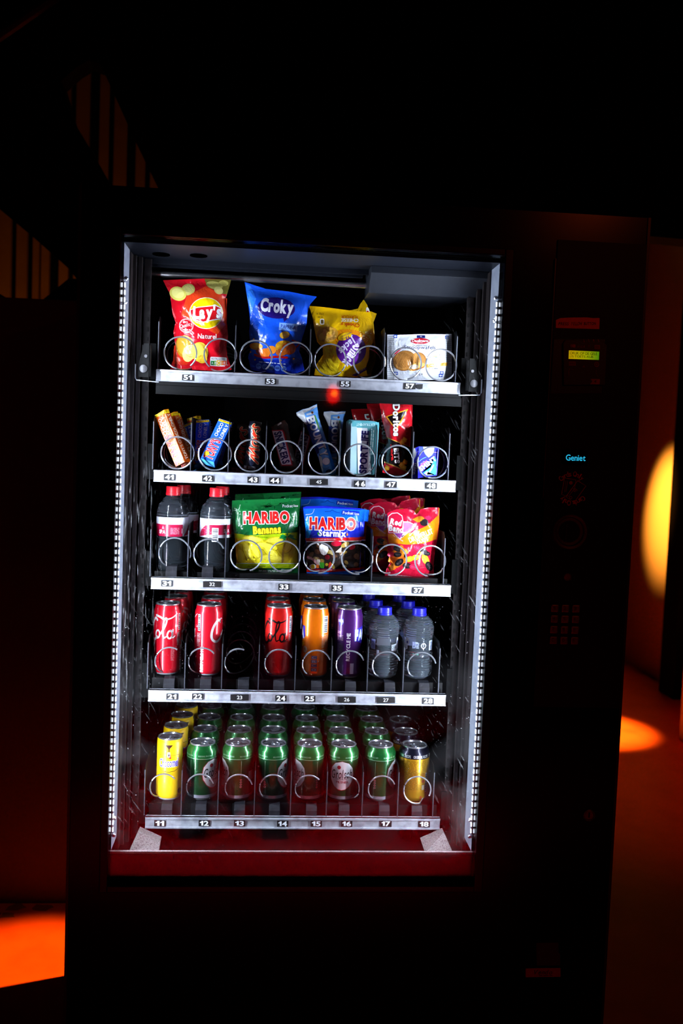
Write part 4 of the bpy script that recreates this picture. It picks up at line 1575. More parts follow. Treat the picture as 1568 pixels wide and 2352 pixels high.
RED, CRM = (222, 48, 22), (232, 220, 170)
A = Art(*T43)
A.poly([(378, 275), (500, 285), (470, 420), (430, 640), (600, 900), (585, 1350), (230, 1300)], (16, 24, 46), 1).poly([(420, 300), (640, 300), (630, 640), (520, 820)], (14, 14, 18), 2)
strokes = [[(556, 1222), (440, 1100), (325, 962)], [(325, 962), (430, 1030), (562, 1082)], [(562, 1082), (470, 980), (372, 868)], [(372, 868), (470, 895), (574, 915)],
           [(560, 690), (475, 668), (430, 735), (468, 815), (560, 838)], [(530, 660), (548, 740), (470, 690)],
           [(572, 618), (500, 575), (448, 465)], [(505, 622), (468, 590), (446, 540)],
           [(478, 342), (446, 385), (500, 415), (568, 408), (594, 455), (545, 502)]]
for st_ in strokes:
    A.line(st_, 58, CRM, 3, sm=True)
for st_ in strokes:
    A.line(st_, 38, RED, 4, sm=True)
A.poly([(250, 1262), (502, 1298), (498, 1362), (240, 1330)], (170, 172, 180), 2)
A.ell(320, 1310, 24, 34, (70, 40, 30), 3).smallprint(360, 1310, 490, 1345, 1, (80, 80, 95), 3)
mars = bag('chocolate_bar', A, [Z(T43, [(372, 262), (500, 262), (640, 300)]), Z(T43, [(640, 300), (625, 700), (592, 1380)]), Z(T43, [(592, 1380), (400, 1370), (212, 1320)]), Z(T43, [(212, 1320), (320, 740), (372, 262)])],
           0.165, 0.014, 'black chocolate bar with red script letters at the front of its row', 'chocolate bar', 'black chocolate bars in column 43', base=(14, 14, 18), seal=1, soft=7, mat=M_FILM2, s=5)
put_copy(mars, -0.026, 0.045, -0.006, label='dark copy of the black bar with red script, behind and left of it')

NV = (22, 18, 96)
A = Art(*T43)
A.poly([(868, 470), (1110, 462), (1150, 520), (1345, 1265), (1085, 1275), (1050, 1180)], (176, 20, 50), 1)
A.poly([(882, 488), (1095, 485), (1120, 520), (1312, 1242), (1100, 1250), (1070, 1180)], (222, 222, 232), 2)
A.text('SNICKERS', 1098, 862, 740, 176, NV, 3, rot=-74, bold=0.045)
A.poly([(1000, 345), (1080, 285), (1092, 320), (1010, 375)], (180, 180, 185), 2)
sn = bag('chocolate_bar', A, [Z(T43, [(860, 400), (990, 320), (1160, 240), (1225, 330)]), Z(T43, [(1225, 330), (1300, 700), (1390, 1050), (1500, 1395)]), Z(T43, [(1500, 1395), (1300, 1400), (1060, 1392)]), Z(T43, [(1060, 1392), (1020, 1100), (930, 700), (860, 400)])],
         0.165, 0.012, 'brown chocolate bar with white and navy lettering leaning at the front of its row', 'chocolate bar', 'brown chocolate bars in column 44', base=(38, 20, 16), seal=2, soft=8, mat=M_FILM2, s=5,
         folds=((661, 1010, 105, 3, 0.003),))
put_copy(sn, 0.016, 0.050, -0.002, ry=math.radians(30), label='brown chocolate bar leaning the other way behind the front one')

A = Art(*T45)
A.poly([(350, 480), (430, 720), (640, 1360), (760, 1620), (820, 1560), (790, 1300), (700, 1050), (520, 700), (420, 500)], (22, 44, 130), 1)
A.poly([(440, 560), (560, 900), (700, 1300), (830, 1500), (1010, 1350), (850, 900), (640, 560)], (40, 84, 180), 2)
A.poly([(330, 270), (500, 225), (750, 120), (760, 180), (640, 250), (470, 330), (300, 400)], (226, 230, 236), 1).poly([(130, 370), (330, 270), (480, 720), (420, 720), (300, 590), (150, 450)], (206, 212, 220), 2)
A.poly([(545, 290), (700, 180), (600, 230)], (24, 60, 170), 3)
A.poly([(990, 1330), (1060, 1340), (1180, 1640), (1330, 2090), (1230, 2120), (1120, 1700)], (20, 130, 240), 2).poly([(800, 1640), (900, 1700), (940, 2170), (860, 1960)], (214, 226, 214), 2)
A.poly([(700, 430), (780, 640), (850, 880), (800, 860), (730, 660), (660, 440)], (70, 140, 60), 3).poly([(430, 400), (650, 340), (670, 400), (450, 450)], (200, 215, 235), 3).ell(612, 360, 34, 40, (110, 60, 30), 4, 20)
for ch, x, y, w, h, ro in (('B', 578, 580, 220, 250, -72), ('O', 660, 792, 210, 230, -66), ('U', 742, 1005, 190, 220, -68), ('N', 808, 1190, 180, 220, -70), ('T', 905, 1385, 160, 220, -68), ('Y', 955, 1580, 170, 240, -72)):
    A.text(ch, x - 10, y + 14, w * 1.06, h * 1.05, (14, 22, 70), 3, rot=ro, bold=0.05)
    A.text(ch, x, y, w, h, (226, 228, 238), 4, rot=ro, bold=0.04)
A.ell(1030, 1822, 122, 116, (70, 80, 110), 4).ell(1028, 1822, 112, 108, (232, 236, 244), 5).ring(1010, 1930, 120, 8, (70, 80, 110), 3, 190, 330)
A.ell(1105, 2130, 96, 60, (26, 26, 90), 4, 20).text('*', 1105, 2130, 60, 60, (220, 222, 235), 5)
bo = bag('chocolate_bar', A, [Z(T45, [(130, 360), (330, 262), (500, 222), (640, 150), (752, 106)]), Z(T45, [(752, 106), (762, 200), (822, 560), (940, 900), (1055, 1250), (1182, 1640), (1335, 2110)]),
                              Z(T45, [(1335, 2110), (1230, 2232), (920, 2185)]), Z(T45, [(920, 2185), (862, 1960), (800, 1720), (640, 1360), (520, 1000), (430, 720), (300, 592), (150, 450), (130, 360)])],
         0.173, 0.017, 'blue and white coconut bar leaning left at the front of its row', 'chocolate bar', 'coconut bars in column 45', base=(92, 162, 238), seal=2, soft=9, mat=M_FILM2, s=5)
put_copy(bo, 0.012, 0.050, -0.001, ry=math.radians(21), label='coconut bar standing upright behind the leaning one, white top showing')

A = Art(*Z45)
A.poly([(545, 275), (572, 250), (596, 252), (590, 700), (536, 700)], (166, 200, 214), 1)
A.poly([(594, 308), (684, 312), (716, 706), (604, 700)], (226, 232, 240), 2)
A.poly([(555, 252), (784, 262), (782, 302), (552, 298)], (84, 158, 168), 2)
A.text('EXTRAMINT', 668, 281, 158, 22, (205, 232, 236), 3, rot=179)
A.text('SPORTLIFE', 656, 516, 366, 66, NV, 3, rot=86.5, bold=0.045)
A.smallprint(520, 500, 900, 512, 1, (214, 240, 240), 2, rot=86.5).smallprint(600, 450, 860, 464, 1, (214, 240, 240), 2, rot=86.5)
A.poly([(716, 540), (736, 538), (738, 620), (722, 622)], (30, 80, 90), 3)
fp = zq(Z45, [(549, 262, .1505), (572, 247, .1505), (762, 256, .1505), (786, 276, .1505), (760, 700, .1505), (738, 712, .1505), (540, 704, .1505), (535, 690, .1505)])
gm = facets('gum_box', [(fp, A)], 0.011, (96, 168, 178), 'teal gum box standing at the front of its row', 'gum box', 'teal gum boxes in column 46', mat=M_PRINT)
for i in range(1, 4):
    put_copy(gm, -0.0022 * i, 0.0125 * i, 0.001 * i, label='teal gum box, number %s in its row behind the front box' % ('two', 'three', 'four')[i - 1])

A = Art(*Z45)
A.poly([(850, 392), (1052, 472), (1042, 690), (832, 602), (838, 520)], (22, 14, 14), 1).poly([(850, 388), (1052, 468), (1052, 476), (850, 396)], (200, 150, 60), 2).poly([(832, 598), (1036, 680), (1034, 690), (830, 606)], (200, 150, 60), 2)
A.poly([(840, 212), (1036, 146), (934, 330), (900, 290)], (240, 160, 30), 2).poly([(856, 214), (1018, 162), (930, 312), (902, 280)], (20, 12, 14), 3)
A.text('Doritos', 934, 243, 274, 62, (248, 248, 250), 5, rot=-89, bold=0.05, outline=((20, 12, 14), 0.035))
A.text('BITS', 936, 548, 130, 44, (245, 245, 248), 3, rot=-85, bold=0.05)
A.smallprint(820, 510, 960, 528, 1, (190, 30, 34), 3, rot=-86).smallprint(845, 535, 955, 550, 1, (190, 30, 34), 3, rot=-86)
A.smallprint(985, 330, 1055, 348, 2, (70, 14, 18), 3, rot=-88)
for x, y in ((1000, 410), (980, 430), (1005, 600), (975, 625), (995, 645), (850, 650)):
    A.poly([(x - 22, y + 6), (x - 4, y - 24), (x + 26, y - 6), (x + 18, y + 22), (x - 8, y + 26)], (236, 150, 30), 4).poly([(x - 12, y + 4), (x, y - 14), (x + 16, y - 2), (x + 6, y + 14)], (248, 180, 60), 5)
db = bag('corn_chips_bag', A, [Z(Z45, [(782, 54), (900, 58), (1066, 70)]), Z(Z45, [(1066, 70), (1064, 200), (1060, 330), (1050, 470), (1046, 600), (1042, 724)]), Z(Z45, [(1042, 724), (930, 712), (812, 692)]),
                               Z(Z45, [(812, 692), (836, 600), (852, 400), (812, 250), (782, 54)])],
         0.172, 0.016, 'red and black corn chips bag at the front of its row', 'chips bag', 'red corn chips bags in column 47', base=(192, 22, 34), seal=4, soft=12, s=5,
         folds=((930, 965, 20, 4, 0.004), (935, 980, -30, 4, -0.003)))
put_copy(db, 0.009, 0.045, -0.006, label='red corn chips bag directly behind the front one, its right edge showing')
put_copy(db, -0.008, 0.080, -0.006, ry=math.radians(-3), label='red corn chips bag third in the row, its left edge showing')
put_copy(db, -0.034, 0.125, -0.016, ry=math.radians(-4), label='dark red corn chips bag at the back left of its row')

A = Art(*T48)
A.poly([(300, 515), (430, 520), (440, 640), (320, 700)], (70, 90, 235), 1)
A.poly([(434, 510), (820, 545), (800, 700), (735, 800), (622, 880), (520, 780), (455, 660)], (120, 140, 240), 2).poly([(446, 512), (806, 545), (778, 700), (715, 785), (622, 852), (535, 765), (475, 660)], (232, 238, 240), 3)
A.line([(310, 1000), (420, 910), (550, 850)], 12, (120, 220, 250), 3, sm=True)
A.poly([(430, 1370), (700, 1180), (740, 1080), (830, 820), (850, 900), (905, 920), (880, 1300), (860, 1440), (560, 1440)], (40, 150, 240), 2).ell(780, 1260, 90, 190, (60, 190, 250), 3, 0)
A.poly([(780, 1090), (800, 1110), (760, 1210), (680, 1350), (620, 1340), (700, 1210)], (225, 240, 245), 4)
A.poly([(320, 1150), (550, 955), (570, 985), (330, 1195)], (245, 90, 150), 3).text('sugar free', 420, 1035, 160, 34, (220, 225, 240), 3, rot=38)
A.text('SMINT', 588, 1075, 640, 165, (246, 248, 252), 5, rot=37, bold=0.05, shear=-0.1)
A.poly([(480, 1390), (570, 1300), (600, 1340), (560, 1430), (800, 1415), (820, 1440), (560, 1448)], (210, 238, 244), 3)
A.line([(790, 692), (925, 700)], 10, (240, 180, 190), 3)
sm_ = facets('mint_box', [(zq(T48, [(300, 498, .1505), (945, 560, .1505), (868, 1470, .1505), (272, 1540, .1505)]), A),
                          (zq(T48, [(945, 560, .1505), (972, 600, .163), (908, 1450, .163), (868, 1470, .1505)]), Art(*T48).poly([(930, 600), (946, 602), (880, 1450), (868, 1450)], (225, 230, 250), 1))],
             0.002, (46, 48, 220), 'blue mint box standing at the front of its row', 'mint box', 'blue mint boxes in column 48', mat=M_PRINT)
put_copy(sm_, -0.006, 0.03, 0.004, ry=math.radians(-27), label='blue mint box tilted behind the front one, its corner rising above')

# ---------------------------------------------------------------- row 3 bags
GRN, LIME = (14, 96, 46), (176, 206, 20)
A = Art(*Z31)
A.poly([(878, 300), (1000, 320), (1180, 250), (1520, 200), (1525, 180), (880, 205)], (20, 112, 52), 1)
A.poly([(900, 515), (1000, 530), (1100, 535), (1300, 520), (1500, 505), (1500, 560), (1300, 575), (1100, 580), (905, 560)], LIME, 2)
A.poly([(905, 560), (1100, 580), (1300, 575), (1500, 560), (1500, 800), (920, 805)], (196, 178, 26), 1)
for x, y, a, w in ((1075, 580, -8, 105), (1290, 590, 4, 100), (1205, 640, -12, 110), (1250, 700, -38, 95), (1030, 690, -70, 95), (1100, 690, -60, 90), (1290, 760, -10, 80), (960, 740, -78, 75), (1400, 650, 60, 60), (1190, 760, 10, 80)):
    A.ell(x, y, w, 44, (150, 132, 16), 2, a).ell(x - 1, y - 3, w * 0.97, 39, (226, 210, 40), 3, a).ell(x - 3, y - 9, w * 0.8, 22, (240, 228, 74), 4, a)
A.poly([(960, 800), (975, 775), (1000, 765), (1025, 780), (1060, 755), (1090, 775), (1120, 755), (1160, 775), (1200, 760), (1240, 800)], (250, 236, 40), 4)
A.poly([(915, 800), (1500, 802), (1500, 846), (912, 846)], LIME, 4).poly([(915, 796), (1500, 798), (1500, 804), (915, 802)], (235, 240, 230), 5)
A.text('the happy world of', 1110, 828, 170, 22, (30, 60, 20), 5).text('Kids and grown-ups love it so...', 1110, 545, 230, 18, (30, 60, 20), 5, rot=-6)
A.text('HARIBO', 1203, 366, 436, 118, (212, 32, 30), 5, rot=1, bold=0.05, outline=((246, 244, 240), 0.05))
A.text('Bananas', 1208, 482, 264, 78, (250, 230, 40), 5, rot=3, bold=0.05, outline=((120, 90, 10), 0.045))
A.text('Pocket', 1404, 256, 96, 28, W_, 2, bold=0.02).text('Size', 1480, 254, 44, 20, W_, 2)
A.line([(955, 245), (940, 290), (890, 300)], 4, (200, 225, 205), 2, sm=True)
A.line([(1150, 258), (1200, 250), (1225, 232), (1250, 250), (1280, 258), (1278, 282)], 4, (8, 60, 26), 2, sm=True)
for px_, py_ in ((1310, 570), (1330, 540), (1400, 480), (1470, 540), (1500, 580), (1440, 590), (1350, 590)):
    A.poly([(1400, 545), ((1400 + px_) / 2 - 8, (545 + py_) / 2 - 18), (px_, py_), ((1400 + px_) / 2 + 8, (545 + py_) / 2 + 12)], (20, 130, 60), 4)
A.line([(1400, 560), (1375, 620), (1360, 700), (1355, 790)], 18, (150, 120, 40), 4, sm=True)
A.text('Confi', 1050, 885, 66, 20, (230, 235, 225), 2, rot=4).smallprint(1130, 862, 1360, 884, 2, (220, 230, 220), 2)
hb_sides = [Z(Z31, [(876, 212), (1000, 215), (1100, 212), (1200, 220), (1320, 208), (1520, 198)]), Z(Z31, [(1520, 198), (1518, 300), (1508, 500), (1520, 700), (1508, 905)]),
            Z(Z31, [(1508, 905), (1200, 905), (905, 915)]), Z(Z31, [(905, 915), (930, 800), (915, 700), (902, 560), (878, 400), (876, 212)])]
hb = bag('candy_bag', A, hb_sides, 0.181, 0.026, 'green candy bag of yellow banana sweets at the front of its row', 'candy bag', 'green candy bags in column 33', base=GRN, seal=9, soft=20,
         folds=((560, 1180, 75, 6, -0.004), (555, 1250, 20, 7, 0.004), (640, 1195, 110, 6, 0.004), (570, 1275, 60, 7, 0.004)))
put_copy(hb, 0.004, 0.060, 0.010, label='green candy bag behind the front green one, only its top edge showing')

A = Art(*Z35)
A.poly([(70, 200), (250, 195), (400, 200), (650, 215), (640, 330), (400, 280), (75, 300)], (22, 110, 236), 1).poly([(80, 300), (180, 290), (120, 480), (95, 480)], (30, 150, 240), 2)
A.poly([(85, 478), (620, 470), (616, 502), (500, 508), (300, 512), (95, 510)], (196, 28, 30), 2).poly([(95, 508), (300, 510), (500, 506), (616, 500), (616, 508), (95, 516)], (240, 238, 236), 3)
A.poly([(95, 514), (615, 506), (600, 765), (98, 770)], (44, 32, 26), 1)
rr = random.Random(21)
for i in range(26):
    x, y = rr.uniform(120, 590), rr.uniform(530, 750)
    cc = rr.choice(((150, 24, 40), (170, 140, 60), (90, 60, 40), (190, 170, 110), (60, 66, 24), (120, 90, 60), (30, 26, 24)))
    A.ell(x, y, rr.uniform(20, 46), rr.uniform(14, 28), cc, 2 + i % 3, rr.uniform(-60, 60), n=12)
A.poly([(218, 550), (240, 532), (270, 545), (300, 560), (308, 590), (285, 632), (262, 642), (235, 625), (218, 590)], (244, 244, 240), 5)
A.ell(380, 530, 50, 26, (190, 20, 50), 5).poly([(370, 612), (430, 560), (425, 615)], (238, 236, 230), 5).line([(110, 660), (160, 680), (200, 720)], 22, (230, 180, 190), 5, sm=True).line([(195, 515), (215, 545)], 14, (240, 238, 236), 5)
A.poly([(98, 770), (350, 772), (610, 758), (610, 778), (350, 800), (98, 802)], (196, 28, 30), 5).poly([(98, 800), (350, 798), (610, 780), (605, 836), (98, 836)], (20, 104, 226), 5)
A.ell(157, 748, 20, 20, (238, 200, 40), 6).ell(157, 748, 34, 24, (236, 234, 228), 5)
A.rect(190, 680, 228, 736, (236, 226, 214), 5, rad=14).rect(190, 730, 218, 762, (230, 110, 30), 6)
A.poly([(222, 705), (268, 712), (262, 762), (226, 760)], (60, 170, 40), 6).ring(288, 728, 22, 14, (60, 40, 30), 6).ell(288, 728, 14, 14, (236, 200, 50), 6)
A.poly([(305, 720), (325, 700), (340, 765), (308, 765)], (226, 60, 40), 6)
A.text('the happy world of', 270, 784, 200, 16, (240, 230, 225), 6, rot=2).text('Kids and grown-ups love it so...', 255, 490, 250, 16, (240, 225, 220), 5)
A.text('HARIBO', 345, 342, 440, 120, (200, 30, 30), 5, rot=-1, bold=0.05, outline=((244, 242, 245), 0.05))
A.text('Starmix', 342, 432, 262, 66, (240, 240, 250), 4, rot=-2, bold=0.045)
A.rect(430, 218, 600, 262, (18, 50, 190), 2, rot=-4, rad=12).text('Pocket', 492, 240, 100, 28, W_, 3, rot=-4, bold=0.03).text('Size', 572, 248, 46, 20, W_, 3, rot=-4)
A.line([(170, 205), (150, 245), (90, 258)], 4, (200, 215, 240), 2, sm=True).line([(272, 228), (320, 225), (340, 212), (370, 228), (412, 238)], 4, (14, 50, 150), 2, sm=True)
A.poly([(200, 420), (218, 430), (214, 448), (202, 446)], (60, 180, 40), 4).poly([(480, 425), (494, 440), (484, 458), (474, 455)], (230, 110, 40), 4)
hs = bag('candy_bag', A, [Z(Z35, [(64, 190), (90, 178), (250, 175), (420, 188), (560, 200), (612, 208)]), Z(Z35, [(612, 208), (608, 330), (600, 450), (612, 600), (606, 838)]),
                          Z(Z35, [(606, 838), (480, 832), (300, 838), (98, 838)]), Z(Z35, [(98, 838), (112, 700), (88, 500), (80, 350), (64, 190)])],
         0.179, 0.024, 'blue candy bag of mixed gums at the front of its row', 'candy bag', 'blue candy bags in column 35', base=(26, 40, 196), seal=8, soft=20,
         folds=((700, 1180, 70, 6, -0.004), (780, 1225, 60, 6, 0.005), (800, 1250, 130, 6, -0.004), (790, 1190, 100, 7, 0.004)))
put_copy(hs, 0.011, 0.018, 0.000, label='blue candy bag second in its row, a strip showing at its right edge')
put_copy(hs, -0.004, 0.100, 0.014, label='darker blue candy bag at the back of its row, only the top showing')

A = Art(*Z35)
RB = (198, 20, 52)
A.poly([(868, 440), (1020, 440), (1100, 425), (1240, 360), (1345, 260), (1350, 190), (1358, 200), (1350, 350), (1330, 490), (1200, 530), (1050, 540), (875, 525)], (238, 134, 20), 1)
A.poly([(862, 330), (870, 270), (905, 240), (960, 235), (1005, 265), (1015, 320), (1070, 322), (1116, 345), (1105, 390), (1060, 430), (1020, 440), (985, 490), (955, 470), (920, 430), (875, 430)], (238, 220, 226), 2)
A.poly([(868, 330), (876, 276), (908, 248), (958, 243), (998, 270), (1010, 325), (1000, 425), (880, 425)], (204, 24, 60), 3)
A.poly([(1015, 330), (1068, 330), (1108, 348), (1096, 385), (1050, 420), (1015, 420)], (206, 120, 200), 3).poly([(925, 432), (1010, 432), (985, 482), (958, 464)], (176, 70, 170), 3)
A.text('Red', 945, 328, 108, 58, (246, 240, 244), 5, rot=-12, bold=0.05).text('Band', 946, 390, 138, 60, (246, 240, 244), 5, rot=-8, bold=0.05)
A.text('DROPFRUIT', 1180, 455, 240, 52, (246, 240, 235), 3, rot=22, bold=0.015).text("DUO'S", 1196, 500, 108, 40, (246, 240, 235), 3, rot=18, bold=0.03)
A.poly([(1100, 300), (1160, 270), (1215, 290), (1200, 320), (1150, 330)], (238, 140, 30), 2).ell(1175, 295, 36, 24, (240, 150, 40), 3).ell(1252, 285, 30, 20, (224, 40, 90), 3).ell(1212, 330, 40, 34, (40, 34, 36), 3).ell(1270, 345, 16, 12, (230, 120, 40), 3)
A.text('met fruitsmaak', 965, 478, 110, 14, (240, 225, 230), 4, rot=-30)
def sweet(cx, cy, a, c1, c2, s=1.0):
    ca, sa = math.cos(math.radians(a)), math.sin(math.radians(a))
    A.ell(cx - 30 * s * ca, cy + 30 * s * sa, 44 * s, 27 * s, c1, 3, a).ell(cx + 34 * s * ca, cy - 34 * s * sa, 42 * s, 27 * s, c2, 4, a)
    A.text('RED', cx - 34 * s * ca, cy + 34 * s * sa, 44 * s, 18 * s, tuple(min(255, v + 50) for v in c1), 5, rot=a, bold=0.02).text('BAND', cx + 36 * s * ca, cy - 36 * s * sa, 50 * s, 18 * s, tuple(min(255, v + 50) for v in c2), 5, rot=a, bold=0.02)
BK, OR, PK, YE = (38, 32, 34), (238, 128, 26), (222, 40, 84), (240, 214, 40)
sweet(990, 590, -20, BK, OR); sweet(1180, 590, -30, PK, BK); sweet(930, 635, 0, PK, BK, 0.9); sweet(945, 730, 36, OR, BK, 1.1)
sweet(1100, 670, 15, YE, YE, 0.95); sweet(1240, 710, -62, YE, BK, 1.15); sweet(1080, 745, -10, BK, PK, 1.0); sweet(1210, 620, -10, OR, BK, 0.8)
A.poly([(990, 545), (1010, 550), (1040, 620), (1000, 640), (1050, 700), (960, 760), (870, 700), (890, 620)], (240, 120, 30), 2)
A.text('MET NATUURLIJKE KLEUR- EN SMAAKSTOFFEN', 1080, 850, 370, 22, (240, 220, 228), 3, rot=-6, bold=0.01)
A.text('100g', 1240, 850, 50, 36, (240, 225, 230), 3, rot=30)
rb = bag('candy_bag', A, [Z(Z35, [(862, 240), (950, 205), (1050, 200), (1110, 215), (1140, 255), (1180, 205), (1250, 188), (1354, 188)]), Z(Z35, [(1354, 188), (1358, 300), (1340, 480), (1312, 620), (1300, 760), (1312, 890)]),
                          Z(Z35, [(1312, 890), (1100, 888), (824, 882)]), Z(Z35, [(824, 882), (860, 760), (905, 690), (862, 600), (868, 420), (862, 240)])],
         0.182, 0.026, 'red and orange candy bag of fruit gums at the front of its row', 'candy bag', 'red candy bags in column 37', base=RB, seal=4, soft=20,
         folds=((958, 1182, 95, 5, -0.006), (940, 1215, 40, 6, 0.005), (985, 1210, 120, 7, 0.005), (900, 1250, 130, 7, -0.004), (935, 1260, 50, 6, 0.004), (960, 1310, 100, 6, 0.003)))
put_copy(rb, -0.026, 0.045, 0.012, ry=math.radians(-3), label='red candy bag second in its row, its round white outlined logo showing')
put_copy(rb, -0.040, 0.090, 0.016, ry=math.radians(-3), label='dark red candy bag third in its row, left of the others')
put_copy(rb, -0.014, 0.130, 0.014, ry=math.radians(2), label='red candy bag at the back of its row, only its top edge showing')

# ---------------------------------------------------------------- cans and bottles
NSEG = 48


def can(name, R, H, label, cat, group, base, art=None, bands=(), lidR=None, rim=(205, 208, 216), shoulder=0.010, foot=(190, 194, 202), mat=None):
    """origin at the bottom centre; art in millimetres, x round the can (0 faces the window), y up"""
    lr = lidR or R - 0.006
    root = empty(name, (0, 0, 0), label, cat, group)
    prof = [(R * 0.80, 0.0), (R * 0.84, 0.0006), (R * 0.90, 0.004), (R * 0.975, 0.008), (R, 0.012)]
    z = 0.012
    zs = H - shoulder - 0.004
    edges = sorted(set([0.012, zs] + [b[0] for b in bands if 0.012 < b[0] < zs] + [b[1] for b in bands if 0.012 < b[1] < zs]))
    for e in edges[1:]:
        prof.append((R, e))
    prof += [(R - 0.0008, H - 0.004 - shoulder * 0.75), (R - 0.0022, H - 0.004 - shoulder * 0.5), (lr + 0.0012, H - 0.004 - shoulder * 0.18), (lr, H - 0.0035)]
    V, F, C = [], [], []
    for i, (r, h) in enumerate(prof):
        for k in range(NSEG):
            q = 2 * math.pi * k / NSEG
            V.append((r * math.sin(q), -r * math.cos(q), h))
    for i in range(len(prof) - 1):
        zm = (prof[i][1] + prof[i + 1][1]) / 2
        cc = base if i >= 2 else foot
        for b0, b1, bc in bands:
            if b0 <= zm <= b1:
                cc = bc
        for k in range(NSEG):
            l = (k + 1) % NSEG
            F.append((i * NSEG + k, i * NSEG + l, (i + 1) * NSEG + l, (i + 1) * NSEG + k))
            C.append((lin(cc), 4))
    F.append(tuple(range(NSEG))[::-1])
    C.append((lin(foot), NSEG))
    nb = len(V)
    if art and art.polys:
        gs = 2 * math.pi * R * 1000 / NSEG

        def pos(x, y, l, fl):
            a = x / gs
            k = math.floor(a + 1e-9)
            t = a - k
            r = R + 0.00006 * l
            q0, q1 = 2 * math.pi * k / NSEG, 2 * math.pi * (k + 1) / NSEG
            return ((1 - t) * r * math.sin(q0) + t * r * math.sin(q1), -((1 - t) * r * math.cos(q0) + t * r * math.cos(q1)), y / 1000)
        v2, f2, c2 = art_mesh(name, art.polys, pos, gs)
        V += v2
        F += [tuple(nb + i for i in q) for q in f2]
        C += c2
    me = ink_mesh('can_body', V, F, C)
    # welding makes the art and the body shade smoothly
    nrm = []
    body = link_mesh('can_body', me, mat or M_CANPAINT, root, smooth=True)
    bm = bmesh.new()
    bm.from_mesh(me)
    bmesh.ops.remove_doubles(bm, verts=[v for v in bm.verts if v.index >= nb], dist=0.00001)
    bm.to_mesh(me)
    bm.free()
    m = MB()
    m.lathe([(lr - 0.0008, H - 0.0045), (lr + 0.0002, H - 0.003), (lr + 0.0004, H - 0.001), (lr - 0.0004, H), (lr - 0.0014, H - 0.0004), (lr - 0.0022, H - 0.0035),
             (lr - 0.0035, H - 0.0045), (lr - 0.0045, H - 0.0038), (0.001, H - 0.0036)], 40)
    m.build('lid', M_LID, root, smooth=True)
    m = MB()
    pts = [(0.0065 * math.cos(t), -0.006 + 0.0095 * math.sin(t), H - 0.0022) for t in [2 * math.pi * i / 14 for i in range(14)]]
    m.tube(pts, 0.0011, 6, closed=True)
    m.lathe([(0.0022, H - 0.0036), (0.0022, H - 0.0018), (0.001, H - 0.0014)], 12, (0, 0.001, 0))
    m.build('pull_tab', M_LID, root, smooth=True)
    return root


def rowof(proto, px_lid, lidz, n, pitch, base_z, rots, labels, y0=0.184, dxs=None, first=True, start=0):
    """n cans one behind the other from the front of a column"""
    x = atY(px_lid[0], px_lid[1], y0)[0]
    out = []
    for i in range(start, n):
        o = proto if (first and i == start) else copy_tree(proto)
        o.location = (x + (dxs[i] if dxs else 0), y0 + pitch * i, base_z)
        o.rotation_euler = (0, 0, rots[i % len(rots)] if hasattr(rots, '__len__') else rots)
        o['label'] = labels[i]
        out.append(o)
    return out


ORD = ['front', 'second', 'third', 'fourth', 'fifth']
B1, B2 = FZ[1] + 0.0015, FZ[2] + 0.0015
P1, P2 = PIT[1], PIT[2]

# chocolate milk cans
A = Art(flip=False)
CH = (250, 200, 6)
A.poly([(-8, 116), (8, 116), (1.2, 108), (0.7, 100), (-0.7, 100), (-1.2, 108)], (60, 24, 16), 1)
A.line([(-22, 94), (0, 95.5), (22, 94)], 0.7, (70, 40, 10), 1).line([(-22, 66), (-12, 61.5), (0, 60), (12, 61.5), (22, 66)], 0.9, (70, 40, 10), 1)
A.poly([(-3, 97), (3, 98), (5, 88), (2, 87), (-2, 92)], (226, 50, 40), 2).rect(-2.8, 91, 2.4, 101, (240, 238, 240), 3).rect(-1.4, 92.5, 1.2, 97, (40, 20, 40), 4).rect(-1.2, 97.8, 1.6, 99, (40, 20, 40), 4)
A.text('Chocomel', 0, 79, 41, 17, (84, 74, 205), 4, rot=2, bold=0.015, shear=0.05, outline=((240, 240, 250), 0.05))
A.text('DE ENIGE ECHTE', 0, 67, 22, 2.4, (150, 110, 20), 2)
A.ell(26, 18, 5, 6, (90, 50, 10), 2).smallprint(21, 6, 31, 12, 3, (110, 70, 10), 2)
cho = can('chocolate_milk_can', 0.0262, 0.1285, '', 'drink can', 'yellow chocolate drink cans in column 11', CH, A, shoulder=0.004, lidR=0.0245, mat=printed('matte_can_print', 0.4, coat=0.2))
rowof(cho, (391, 1687), 0.776, 4, P1 * 0.86, B1, [math.radians(2), math.radians(28), math.radians(24), math.radians(18)],
      ['bright yellow chocolate drink can at the front of the bottom shelf, far left'] + ['yellow chocolate drink can, %s in its row at the bottom left' % o for o in ORD[1:4]],
      y0=0.178, dxs=[0, 0.004, 0.009, 0.012])

# green beer cans
A = Art(flip=False)
GB = (10, 62, 26)
def leaf(A, cx, cy, w, h, col, l):
    A.poly([(cx, cy + h), (cx + w * 0.55, cy + h * 0.86), (cx + w * 0.9, cy + h * 0.5), (cx + w, cy + h * 0.05), (cx + w * 0.92, cy - h * 0.35), (cx + w * 0.62, cy - h * 0.75), (cx + w * 0.3, cy - h * 0.95), (cx, cy - h),
            (cx - w * 0.3, cy - h * 0.95), (cx - w * 0.62, cy - h * 0.75), (cx - w * 0.92, cy - h * 0.35), (cx - w, cy + h * 0.05), (cx - w * 0.9, cy + h * 0.5), (cx - w * 0.55, cy + h * 0.86)], col, l)
leaf(A, 0, 55, 27, 31, (150, 24, 44), 1)
leaf(A, 0.4, 55.5, 26, 30, (228, 232, 238), 2)
A.text('Grolsch', 0, 59, 45, 19, (30, 42, 40), 3, rot=3, bold=0.01, shear=0.3)
